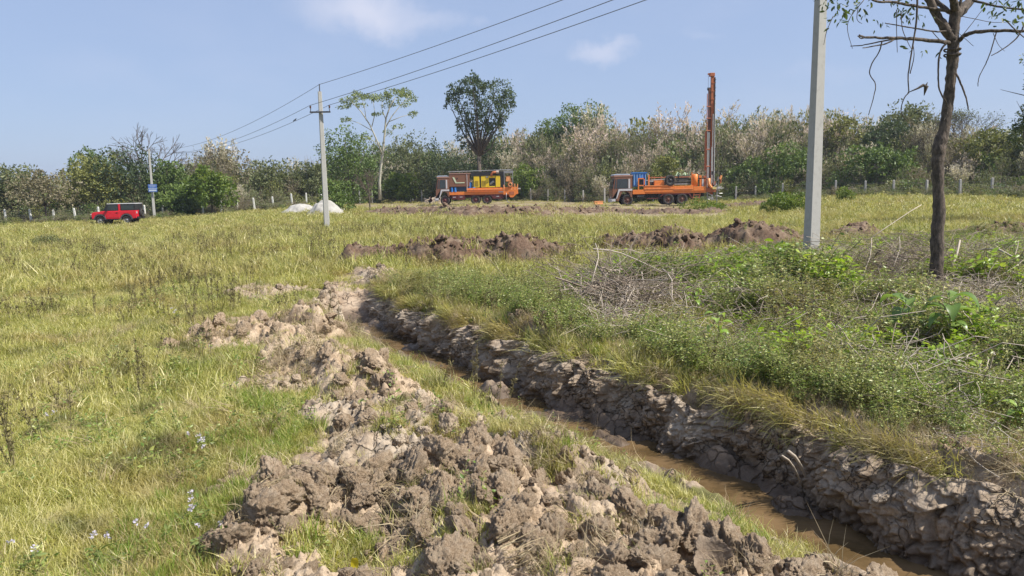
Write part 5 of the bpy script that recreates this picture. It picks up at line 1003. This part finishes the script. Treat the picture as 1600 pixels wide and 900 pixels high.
def crown(lobes, n, ls, seed, mat, parent, gap=.0, out=.5):
    g = np.random.default_rng(seed); vol = np.array([l[3]*l[4] for l in lobes]); idx = g.choice(len(lobes), n, p=vol/vol.sum()); C = np.array([l[:3] for l in lobes])[idx]; R = np.array([[l[3], l[3], l[4]] for l in lobes])[idx]
    d = unit(g.normal(size=(n, 3))); rr = (.45+.55*g.random(n)**.45); P = C+d*R*rr[:, None]; P += np.stack([pn3(P*1.1, seed), pn3(P*1.1+9, seed), pn3(P*1.1+5, seed)], -1)*.45*R.mean()
    sc_ = 1.6/max(R.mean(), .3); nz = pn3(P*sc_*1.7, seed+1)+.5*pn3(P*sc_*4, seed+2); k = nz > gap-.35; P, d, idx = P[k], d[k], idx[k]; n = len(P)
    D = unit(d*out+g.normal(size=(n, 3))*.8+np.array([0, 0, -.1])); tint = np.clip(.5+.45*pn3(P*sc_*1.2+30, seed+3)+g.normal(size=n)*.22, 0, 1); s_ = ls*(.6+.8*g.random(n)); V, F, t = leafset(P, D, s_, s_*.55, tint)
    me = mesh_parts('crown', [(V, F, t, 0)], [mat]); return obj('crown', me, None, parent)
def tree(px, top, D, wpx, label, mat, bark_=None, base_f=.25, nl=8, n=5000, ls=.30, seed=0, name='tree', cat='tree', gap=.0, group='trees and bushes behind the field', z=None, lobe=.34):
    p = at(px, 300, D); zb = zT(p[0], D) if z is None else z; topz = at(px, top, D)[2]; H = topz-zb; Wd = wpx/FPX*D; g = np.random.default_rng(seed+px)
    t = thing(name, (p[0], D, zb), label, cat, group); L = []; zc0 = H*base_f
    for k in range(nl):
        a = k*2.4+g.random(); f = (k+.5)/nl; zz = zc0+(H-zc0)*(.18+.66*f*g.uniform(.85, 1.1)); w = math.sin(PI*min(1, .25+.62*f)); rr = Wd*.5*w*(.35+.4*g.random()); r = Wd*lobe*(.7+.4*g.random())*(1.1-.35*f); rz_ = min(r*.8, (H-zc0)*.35); zz = min(zz, H-rz_*.9)
        L.append((rr*math.cos(a), rr*math.sin(a), zz, r, rz_))
    limb_set((0, 0, 0), [np.array(l[:3]) for l in L], max(.05, H*.022), t, bark_ or M_dbark, .5 if base_f > .15 else .2, g); crown(L, int(n*1.35), ls, seed+px, mat, t, gap); return t
def bare_tree(px, top, D, spread, label, seed, mat=M_dbark, base=None, dep=5, name='bare_tree', leaves=None, r0=None, trunk=.3):
    p = at(px, 300, D); zb = zT(p[0], D); H = at(px, top, D)[2]-zb; g = np.random.default_rng(seed); t = thing(name, (p[0], D, zb), label, 'tree', 'trees and bushes behind the field'); P0, P1, R0, R1, tips = [], [], [], [], []
    def rec(p, d, L, r, k):
        q = p+d*L; P0.append(p); P1.append(q); R0.append(r); R1.append(r*.72)
        if k == 0: tips.append(q); return
        for j in range(3 if k < dep-1 or dep < 4 else 4): rec(q-d*L*.15*j*.5, unit(d+g.normal(size=3)*spread+np.array([0, 0, .12])), L*g.uniform(.62, .82), r*.62, k-1)
    rec(np.zeros(3), np.array([g.normal()*.04, 0, 1.]), H*trunk, r0 or H*.018, dep); P0, P1 = np.array(P0), np.array(P1); s_ = H/max(P1[:, 2].max(), .1); P0 *= s_; P1 *= s_
    V, F, ti = stems(P0, P1, np.array(R0), np.array(R1), k=4); o = obj('trunk', mesh_parts('trunk', [(V, F, ti, 0)], [mat]), None, t)
    if leaves:
        m_, n, ls, rad = leaves; tp = np.array(tips)*s_; idx = g.integers(0, len(tp), n); C = tp[idx]+g.normal(size=(n, 3))*rad; D_ = unit(g.normal(size=(n, 3))); sz = ls*(.6+.8*g.random(n)); V, F, ti = leafset(C, D_, sz, sz*.5, g.random(n)); obj('crown', mesh_parts('crown', [(V, F, ti, 0)], [m_]), None, t)
    return t
TR = [(12, 258, 80, 95, 'dull green tree at the far left edge behind the posts', M_dull, .05), (150, 224, 104, 70, 'pale green tree top showing above the olive tree', M_mid, .3), (200, 226, 86, 116, 'large very dark green tree behind the red car', M_dark, .02), (266, 238, 86, 58, 'mid green tree right of the pole with the blue sign', M_mid, .1), (277, 292, 79, 66, 'low dark bush beside the foot of the pole with the blue sign', M_mid, .0),
      (330, 264, 78, 76, 'bright green leafy tree left of the slim pole', M_bright, .28), (358, 226, 100, 125, 'broad brownish scrub mound left of the slim pole', M_brown, 0), (428, 250, 96, 90, 'dull rounded bush left of the slim pole', M_dull, 0), (478, 246, 98, 70, 'dull dark bush just left of the slim pole', M_dull, 0), (546, 196, 105, 105, 'green leafy tree right behind the slim pole', M_mid, .1),
      (648, 208, 113, 100, 'dark bush right of the pale umbrella-shaped tree', M_dull, 0), (626, 264, 108, 46, 'small bright green sapling at the gate', M_bright, .1), (706, 222, 111, 96, 'very dark tree left of the tall spreading tree', M_dark, .0), (905, 164, 118, 88, 'dark tree top rising above the plume grass between the trucks', M_mid, .5), (864, 186, 118, 60, 'lower dark tree top left of the one between the trucks', M_mid, .5),
      (770, 208, 113, 84, 'dark green tree under the tall spreading tree, behind the brown truck', M_dark, .0), (831, 256, 104, 66, 'yellow-green creeper-covered bush behind the rear of the brown truck', M_bright, 0), (1036, 238, 84, 66, 'yellow-green bush behind the middle of the rig truck', M_olive, 0), (1172, 250, 84, 70, 'green bush right of the rig mast', M_mid, 0), (1238, 226, 79, 84, 'green bush left of the tall grey pole', M_mid, 0), (1308, 178, 84, 92, 'feathery olive tree just right of the tall grey pole', M_olive, .1),
      (1376, 186, 80, 84, 'dark purplish tree behind the bright bush at right', M_dark, .1), (1371, 220, 71, 100, 'bright green rounded bush behind the fence at right', M_mid, .0), (1416, 162, 84, 92, 'tall feathery grey-green tree left of the slender trunk', M_dull, .25), (1545, 205, 70, 110, 'olive scrub at the right behind the fence', M_olive, 0), (1640, 185, 66, 120, 'dull tree beyond the right edge', M_dull, .1)]
for i, (px, top, D, w, lb, m_, bf) in enumerate(TR):
    tree(px, top, D, w, lb, m_, None, bf, 7+(i % 4), 5200 if w > 80 else 3600, .26+.0006*D, i, name='bush' if ('bush' in lb or 'scrub' in lb) else 'tree', cat='bush' if ('bush' in lb or 'scrub' in lb) else 'tree', gap=(.1 if 'feathery' in lb else 0))
tree(145, 236, 84, 96, 'olive-yellow tree left of the red car', M_olive, None, .08, 11, 6500, .30, 77, gap=.0)
tree(68, 266, 73.5, 92, 'small brown-leaved tree with a thin trunk between the left posts', M_brown, M_bark, .35, 8, 2600, .26, 78, gap=.15)
tree(524, 276, 62, 56, 'light green shrub right of the slim pole, in front of the sand heap', M_mid, None, 0, 7, 2600, .2, 79, name='bush', cat='bush', gap=.1)
tree(1232, 299, 40, 68, 'small bright yellow-green shrub left of the tall grey pole', M_bright, None, 0, 7, 2600, .13, 80, name='bush', cat='bush', lobe=.3)
tree(1322, 294, 52, 34, 'small leafy clump at the foot of the fence right of the tall grey pole', M_bright, None, 0, 5, 900, .13, 81, name='bush', cat='bush')
tree(1105, 312, 52, 74, 'bright green weed mound in front of the rig truck rear', M_bright, None, 0, 6, 2400, .12, 82, name='bush', cat='bush', gap=.0)
tree(68, 372, 27, 56, 'greyish dry bush in the grass at far left', M_dull, None, 0, 6, 1500, .05, 83, name='bush', cat='bush', gap=.2); tree(215, 378, 26, 60, 'second greyish dry bush, right of the far left one', M_dull, None, 0, 6, 1200, .05, 84, name='bush', cat='bush', gap=.25)
# tall spreading dark tree
def lobed(px, D, label, lobes, mat, barkm, n, ls, r0, seed, split=.45, gap=0.):
    p = at(px, 300, D); zb = zT(p[0], D); t = thing('tree', (p[0], D, zb), label, 'tree', 'trees and bushes behind the field'); g = np.random.default_rng(seed); L = []
    for (x, y, r, rz_) in lobes: q = at(x, y, D); k = D/FPX; L.append((q[0]-p[0], g.normal()*r*k*.6, q[2]-zb, r*k, rz_*k))
    limb_set((0, 0, 0), [np.array(l[:3]) for l in L], r0, t, barkm, split, g); crown(L, n, ls, seed, mat, t, gap); return t
lobed(748, 104, 'tall dark green tree with a spreading crown above the brown truck', [(715, 150, 22, 14), (742, 138, 20, 14), (775, 145, 24, 13), (790, 162, 14, 12), (735, 165, 24, 14), (765, 172, 24, 14), (725, 188, 14, 10), (750, 195, 22, 14), (722, 208, 12, 8), (775, 205, 14, 14), (708, 140, 13, 8), (795, 148, 9, 8), (740, 132, 16, 8), (700, 158, 9, 7), (798, 168, 8, 7), (785, 185, 10, 8), (760, 225, 14, 9), (728, 225, 10, 7)], fol('tall_tree_foliage', (.035, .06, .022), (.07, .105, .035), (.13, .175, .055)), M_dbark, 11500, .30, .34, 301, .50, .16)
def umbrella():
    D = 96; p = at(594, 300, D); zb = zT(p[0], D); t = thing('tree', (p[0], D, zb), 'slim pale-barked tree with an open umbrella-shaped crown', 'tree', 'trees and bushes behind the field'); B = np.array([p[0], D, zb]); g = np.random.default_rng(302); k = D/FPX; mb = MB(); tw = MB(); L = []
    for pts, r0, r1, dy in (([(594, 312), (593, 285), (595, 262), (598, 240), (601, 210), (603, 185), (610, 165), (618, 152)], 4.2, 1.2, 0), ([(598, 243), (590, 222), (578, 195), (564, 174), (550, 160)], 2.4, .9, -1), ([(602, 200), (612, 182), (628, 162), (640, 150)], 1.7, .6, 1.2), ([(583, 205), (560, 192), (542, 186)], 1.1, .4, -1.5), ([(581, 198), (586, 178), (583, 158)], 1.3, .5, -.5), ([(603, 188), (597, 170), (597, 154)], 1.2, .5, 1), ([(608, 190), (628, 182), (645, 178)], 1.1, .4, 1.5), ([(572, 188), (570, 170), (566, 156)], 1, .4, -2), ([(600, 215), (612, 205), (622, 198)], .9, .3, 1), ([(596, 232), (584, 220), (574, 216)], .8, .3, 0), ([(625, 165), (622, 155), (628, 146)], .8, .4, 2)):
        Q = [at(x, y, D+dy*i/3)-B for i, (x, y) in enumerate(pts)]; mb.tube(Q, list(np.linspace(r0*k*.58, r1*k*.6, len(Q))), 7)
    mb.build('trunk', M_pbark, t, True)
    for (x, y, r, z_) in [(545, 157, 13, 5), (562, 151, 15, 5), (580, 153, 13, 5), (598, 150, 14, 6), (616, 146, 15, 6), (632, 143, 12, 6), (644, 152, 9, 5), (539, 168, 8, 4), (541, 186, 8, 3), (566, 164, 9, 3), (606, 163, 11, 4), (632, 160, 10, 4), (645, 178, 7, 3), (622, 197, 8, 4), (574, 214, 7, 4), (606, 208, 8, 4), (590, 178, 8, 3), (588, 230, 5, 3)]: c = at(x, y, D+g.normal()*1.5)-B; L.append((c[0], c[1], c[2], r*k, z_*k))
    crown([(a, b, c, d*1.12, e*.85) for a, b, c, d, e in L], 7500, .22, 302, fol('pale_foliage', (.12, .16, .05), (.20, .25, .08), (.32, .36, .15)), t, .3)
umbrella()
bare_tree(229, 192, 100, .42, 'leafless branching tree above the dark green tree, left', 11, M_dbark, dep=5); bare_tree(577, 262, 62, .36, 'small bare dark tree right of the slim pole', 12, M_dbark, dep=4, trunk=.5)
bare_tree(1500, 168, 78, .40, 'grey twiggy nearly leafless tree right of the slender trunk', 13, M_dbark, dep=6, leaves=(M_dull, 1400, .16, .25)); bare_tree(1340, 215, 90, .35, 'thin leafless tree among the scrub right of the tall grey pole', 14, M_dbark, dep=5)
bare_tree(1450, 195, 72, .35, 'dry twiggy shrub tree left of the slender trunk', 15, M_dbark, dep=5, leaves=(M_brown, 900, .15, .3))
lobed(1622, 27, 'dark leafy tree cut off by the right edge of the picture', [(1612, 100, 16, 12), (1610, 140, 14, 10), (1615, 170, 18, 14), (1612, 200, 18, 16), (1630, 130, 30, 40), (1640, 200, 34, 40)], M_dark, M_dbark, 5000, .10, .12, 303, .3)
# ---------------------------------------------------------------- scrub belt
def bush_proto(k, mat, n=1500, ls=.24, gap=0., tw=18):
    g = np.random.default_rng(5000+k); L = [(g.normal()*.75, g.normal()*.75, g.uniform(.5, 2.2), g.uniform(.7, 1.1), g.uniform(.5, .8)) for _ in range(8)]; P0, P1 = [], []
    for i in range(tw): a = g.random()*6.28; P0.append((g.normal()*.2, g.normal()*.2, 0)); P1.append((math.cos(a)*g.uniform(.2, 1.5), math.sin(a)*g.uniform(.2, 1.5), g.uniform(1.8, 3.1)))
    o = crown(L, n, ls, 5000+k, mat, None, gap); V = np.empty(len(o.data.vertices)*3); o.data.vertices.foreach_get('co', V); me = o.data; t = np.empty(len(me.vertices)); me.attributes['tint'].data.foreach_get('value', t); F = np.empty(len(me.polygons)*3, np.int32); me.polygons.foreach_get('vertices', F); COL.objects.unlink(o); bpy.data.objects.remove(o)
    return mesh_parts('scrub', [(V.reshape(-1, 3), F.reshape(-1, 3), t, 0), (*stems(np.array(P0), np.array(P1), .03, .01), 1)], [mat, M_twig])
def twig_proto(k, mat, n=2200, dens=1.):
    """upright twiggy shrub, feathery pale flower heads at the tips"""
    g = np.random.default_rng(6000+k); P0, P1, C, D = [], [], [], []
    for i in range(26):
        p = np.array([g.normal()*.3, g.normal()*.3, 0]); a = g.random()*6.28; d = unit(np.array([math.cos(a)*g.uniform(0, .5), math.sin(a)*g.uniform(0, .5), 1.])); L = g.uniform(1.9, 3.1)/5
        for s_ in range(5):
            q = p+d*L; P0.append(p); P1.append(q)
            if s_ > 0:
                for j in range(2): e = q+unit(d+g.normal(size=3)*.55)*L*.9; P0.append(q); P1.append(e); C.append(e); D.append(unit(e-q))
            d = unit(d+g.normal(size=3)*.14); p = q
        C.append(p); D.append(d)
    C = np.array(C); D = np.array(D); idx = g.integers(0, len(C), int(n)); P = C[idx]+D[idx]*(g.random(len(idx))-.3)[:, None]*.35+g.normal(size=(len(idx), 3))*.07; DD = unit(D[idx]+g.normal(size=(len(idx), 3))*.45); sz = .16*(.5+g.random(len(idx)))*dens
    return mesh_parts('scrub', [(*leafset(P, DD, sz, sz*.38, np.clip(P[:, 2]/3.2+g.normal(size=len(P))*.2, 0, 1)), 0), (*stems(np.array(P0), np.array(P1), .016, .009), 1)], [mat, M_twig])
SB = [bush_proto(0, M_dull), bush_proto(1, M_mid), bush_proto(2, M_dark), bush_proto(3, M_brown, 1300, .2, .1), bush_proto(4, M_olive), bush_proto(5, M_dull, 1200, .2, .15), twig_proto(0, M_pink), twig_proto(1, M_plume), twig_proto(2, M_pink, 1600), twig_proto(3, M_dull, 1800), twig_proto(4, M_brown, 1500)]
SKY_ = ([-400, 0, 60, 100, 300, 360, 400, 460, 520, 640, 700, 780, 830, 880, 950, 1100, 1160, 1210, 1260, 1330, 1450, 1550, 1600, 2000], [262, 266, 272, 268, 250, 236, 250, 256, 240, 222, 232, 216, 206, 196, 190, 192, 184, 178, 176, 196, 190, 204, 212, 205])
def belt():
    P, R, S3, K = [], [], [], []
    for off, hf, step in ((2.5, .28, 1.5), (5, .42, 1.7), (9, .62, 1.9), (14, .8, 2.0), (20, .95, 2.1), (28, 1.0, 2.4)):
        px = -330.
        while px < 1950:
            u = (px-800)/1155; D = float(fenceD(u))+off+rng.normal()*.8
            if 560 < px < 680 and off < 6: px += 20; continue
            x = u*D*1.009; zb = zT(x, D); top = np.interp(px, *SKY_); H = (at(px, top, D)[2]-zb)*hf*rng.uniform(.78, 1.08); H = max(H, 1.2); w = max(2.2, H*.75)*rng.uniform(.8, 1.25)
            if px < 300: w_ = [.3, .2, .2, .12, .15, .1, 0, 0, 0, .1, .05]
            elif px < 500: w_ = [.3, .08, .05, .25, .12, .15, 0, .05, 0, .1, .1]
            elif px < 720: w_ = [.25, .25, .25, .08, .1, .1, 0, .03, 0, .05, 0]
            elif hf > .55: w_ = [.12, .09, .03, .05, .08, .10, .16, .14, .09, .14, .05]
            elif hf > .4: w_ = [.16, .14, .04, .07, .16, .1, .06, .06, .05, .12, .05]
            else: w_ = [.2, .18, .03, .1, .22, .12, 0, .03, .02, .1, .05]
            w_ = np.array(w_); K.append(int(rng.choice(len(SB), p=w_/w_.sum()))); P.append((x, D, zb-.1)); R.append((0, 0, rng.random()*6.28)); S3.append((w/3, w/3, H/3))
            px += step/D*FPX*rng.uniform(.7, 1.2)
    scatter('scrub_thicket', P, R, S3, SB, np.array(K), 'unbroken belt of scrub and plume grass behind the fence', 'scrub')
    # low dry undergrowth along the fence
    P, R, S3, K = [], [], [], []
    for i in range(900):
        px = rng.uniform(-300, 1950); u = (px-800)/1155; D = float(fenceD(u))+rng.uniform(-3.5, 3.5); x = u*D*1.009
        if 555 < px < 1130 and D < fenceD(u)+.5: continue
        P.append((x, D, zT(x, D)-.05)); R.append((0, 0, rng.random()*6)); s_ = rng.uniform(.12, .32); S3.append((s_*1.7, s_*1.7, s_)); K.append(int(rng.choice([0, 3, 4, 5, 9, 10, 1])))
    scatter('undergrowth', P, R, S3, SB, np.array(K), 'low dry undergrowth along the fence line', 'undergrowth')
belt()
# ================================================================ SLENDER TREE in the right foreground
def slender():
    Y = 11.; b = at(1462, 455, Y); zb = float(Hn(np.array([b[0]]), np.array([Y]))[0]); t = thing('slender_tree', (b[0], Y, zb), 'slender dark-barked tree with drooping twigs, nearest tree at right', 'tree'); B = np.array([b[0], Y, zb]); k = Y/FPX; g = np.random.default_rng(9)
    def pl(L, dy=0, dy1=None):
        n = len(L); return [at(x, y, Y+dy+((dy1 if dy1 is not None else dy)-dy)*i/max(1, n-1))-B for i, (x, y) in enumerate(L)]
    tr = [(1461, 470), (1462, 440), (1465, 400), (1464, 370), (1467, 330), (1466, 290), (1465, 250), (1468, 225), (1476, 200), (1481, 170), (1484, 140), (1487, 110), (1489, 85), (1490, 60), (1491, 35), (1494, 12)]
    rr = [12, 10.5, 9.2, 9.5, 8.4, 8.5, 9, 9.5, 8, 7.6, 7.4, 7.4, 8.8, 7.6, 7.6, 8.4]
    P = [Vector([float(c) for c in q]) for q in pl(tr)]; PP, RR = [], []
    for i in range(len(P)-1):
        for j in range(5): f = j/5; PP.append(P[i].lerp(P[i+1], f)+Vector((random.uniform(-1, 1), random.uniform(-1, 1), 0))*.006); RR.append((rr[i]+(rr[i+1]-rr[i])*f)*k*random.uniform(.93, 1.08))
    tk = MB().tube(PP, RR, 14).build('trunk', M_bark, t, True)
    tips = []
    def br(L, r0, r1, dy=0, dy1=None, leafy=0, name='limb', rs=4, sub=3):
        Q = [Vector([float(c) for c in q]) for q in pl(L, dy, dy1)]; P2, R2 = [], []; n = len(Q)
        rs = max(rs, 5)
        for i in range(n-1):
            a, b_, c, d = Q[max(i-1, 0)], Q[i], Q[i+1], Q[min(i+2, n-1)]
            for j in range(rs): f = j/rs; P2.append(.5*((2*b_)+(c-a)*f+(2*a-5*b_+4*c-d)*f*f+(3*b_-a-3*c+d)*f**3)+Vector(g.normal(size=3))*.004*min(1, r0/4)); R2.append((r0+(r1-r0)*(i+f)/(n-1))*k*g.uniform(.92, 1.08))
        P2.append(Q[-1]); R2.append(r1*k); MB().tube(P2, R2, 8 if r0 > 3 else 5).build(name, M_bark if r0 > 1.4 else M_dbark, tk if name == 'limb' else t, True)
        if leafy: tips.append((P2, leafy))
        return P2
    br([(1489, 62), (1477, 45), (1462, 20), (1450, -4), (1432, -40), (1418, -90)], 7.5, 5); br([(1493, 25), (1506, 12), (1524, -8), (1545, -40), (1560, -90)], 8, 5, 0, .6)
    br([(1494, 18), (1490, 0), (1484, -30), (1480, -90)], 6, 4, 0, -.5); br([(1497, 25), (1502, 0), (1515, -30)], 3, 1.5); br([(1490, 22), (1475, 12), (1462, 0), (1450, -20)], 4, 3, 0, .4)
    br([(1486, 68), (1470, 65), (1440, 62), (1410, 60), (1380, 59), (1352, 58), (1343, 55)], 3.2, 1.3, 0, -.9); br([(1410, 60), (1380, 64), (1352, 70), (1329, 72)], 1.3, .6, -.4, -.8); br([(1400, 60), (1385, 68), (1360, 73), (1348, 75)], 1.3, .6, -.5, -.8); br([(1352, 58), (1346, 60), (1340, 56)], 1.2, .6, -.9)
    br([(1497, 65), (1510, 54), (1535, 49), (1570, 48), (1610, 49), (1660, 52)], 3.4, 1.6, 0, -.8); br([(1600, 40), (1588, 60), (1568, 76), (1549, 87)], 1.2, .6, -.8); br([(1570, 30), (1590, 50), (1610, 66)], 1, .6, -.8)
    br([(1486, 18), (1462, 14), (1420, 8), (1395, 3), (1370, 2), (1345, -10)], 2.6, 1.3, 0, -1.2, 5); br([(1486, 48), (1460, 49), (1430, 44), (1405, 40), (1383, 36)], 1.5, .7, 0, -.7, 2); br([(1520, 0), (1550, 8), (1590, 14), (1640, 20)], 2, 1, 0, -.6, 6)
    for L, r, dy, lf in (([(1378, 64), (1374, 80), (1362, 100), (1359, 116), (1368, 132), (1364, 155), (1357, 180)], 1.0, -.6, 0), ([(1433, -10), (1432, 30), (1428, 60), (1422, 95), (1419, 120), (1420, 145)], 1.5, -.5, 1), ([(1422, 115), (1428, 90), (1427, 70)], .8, -.5, 0), ([(1420, 145), (1412, 155), (1408, 175), (1418, 190)], .9, -.5, 0), ([(1478, 68), (1469, 82), (1466, 110), (1468, 140), (1478, 160), (1481, 172), (1474, 190)], 1.6, -.15, 0), ([(1494, 115), (1503, 135), (1510, 155), (1513, 172)], 1.6, -.1, 0), ([(1408, 20), (1410, 45), (1418, 65), (1425, 78)], .7, -.6, 0), ([(1401, 15), (1401, 50), (1402, 82)], .7, -.7, 0),
                         ([(1557, 50), (1548, 80), (1540, 100), (1530, 120), (1528, 135)], .9, -.4, 0), ([(1350, 0), (1330, 25), (1324, 45), (1332, 76)], .6, -1., 0), ([(1302, 25), (1292, 48), (1287, 70)], .6, -1.1, 0), ([(1552, 52), (1560, 70), (1570, 80)], .5, -.4, 0), ([(1341, 10), (1339, 30), (1347, 37)], .6, -.9, 0), ([(1455, 18), (1470, 34), (1486, 45), (1498, 52), (1521, 72)], .6, -.2, 0), ([(1457, 50), (1468, 62), (1480, 70)], .7, -.3, 0), ([(1500, 60), (1520, 35), (1535, 15)], .7, -.2, 0), ([(1500, 25), (1525, 30), (1552, 35), (1580, 34)], .6, -.3, 4)):
        br(L, r, r*.55, dy, None, lf, 'twig', 3)
    # leafy sprays: leaflets hanging in pairs along short twigs
    C, D = [], []; sprays = [(1300, 6, 14), (1312, 14, 16), (1322, 22, 12), (1308, 30, 8), (1345, 18, 9), (1352, 10, 8), (1384, 44, 7), (1412, 6, 16), (1418, 18, 14), (1424, 10, 12), (1437, 28, 7), (1430, 70, 3), (1467, 82, 4), (1560, 14, 16), (1575, 6, 16), (1590, 16, 14), (1565, 32, 10), (1598, 30, 12), (1555, 2, 14), (1335, -10, 16), (1290, -6, 14), (1380, -12, 18), (1610, 0, 18), (1440, 74, 3), (1455, -18, 14), (1520, -22, 14)]
    for (x, y, n) in sprays:
        dy = g.uniform(-1.2, .2); a = at(x, y, Y+dy)-B
        for j in range(n): C.append(a+g.normal(size=3)*np.array([.09, .09, .06])); D.append(unit(np.array([g.normal()*.7, g.normal()*.7, -g.uniform(.1, 1.2)])))
    # unseen upper crown, above the frame
    for i in range(1500): th = g.random()*6.28; rr_ = 1.6*math.sqrt(g.random()); c = at(1490+g.normal()*90, -120-abs(g.normal())*70, Y)-B; C.append(c+np.array([0, math.sin(th)*rr_, 0])); D.append(unit(np.array([g.normal()*.7, g.normal()*.7, -g.uniform(.1, 1.2)])))
    C = np.array(C); D = np.array(D); n = len(C); sd = unit(np.cross(D, g.normal(size=(n, 3)))); sz = .085*(.7+.6*g.random(n)); V, F, ti = leafset_flat(C, D, sd, sz, sz*.36, g.random(n))
    obj('crown', mesh_parts('crown', [(V, F, ti, 0)], [leafmat('slender_tree_leaves', [(.035, .06, .015), (.07, .11, .03), (.17, .19, .06)], .4, .4, spec=.5)]), None, t)
    for i in range(7): # the upper branches that carry it
        a = at(1440+i*20, -60, Y)-B; MB().tube([a, a+np.array([g.normal()*.3, g.normal()*.5, .7]), a+np.array([g.normal()*.8, g.normal()*.9, 1.5])], [.03, .02, .008], 5).build('limb', M_bark, tk)
    lf = MB(); q = at(1432, 138, Y-.5)-B; V = [(0, 0, 0), (.06, .01, .03), (.12, 0, .02), (.155, 0, .09), (.15, .01, -.03), (.11, .0, -.12), (.10, .02, -.05), (.05, .0, -.02)]; lf.tube([q+np.array(v) for v in ((-.125, 0, -.06), (.02, 0, 0), (.09, 0, .04), (.135, 0, .02), (.11, 0, -.10))], [.004, .014, .022, .03, .004], 6).tube([q+np.array(v) for v in ((.12, 0, .02), (.15, 0, .08))], [.02, .003], 5); lf.build('dead_leaf', M_dbark, t, True)
    for z in (78, 86): a = at(1488, z, Y)-B; n = 16; MB().tube([a+np.array([.105*math.cos(j*2*PI/n), .105*math.sin(j*2*PI/n), .01*math.sin(j)]) for j in range(n+1)], .012, 5).build('bark_ring', M_bark, tk)
slender()

HAZE = None
def haze():
    mb = MB(); mb.box(-2600, 2600, -2600, 2600, -4, 19); M = bpy.data.materials.new('haze_air'); M.use_nodes = True; n = M.node_tree; n.nodes.clear(); o = nn(n, 'ShaderNodeOutputMaterial'); v = nn(n, 'ShaderNodeVolumePrincipled')
    v.inputs['Color'].default_value = (.80, .87, 1, 1); v.inputs['Density'].default_value = .00035; v.inputs['Anisotropy'].default_value = .3; lk(n, v.outputs[0], o.inputs['Volume']); return tag(mb.build('haze', M), kind='stuff')
haze()
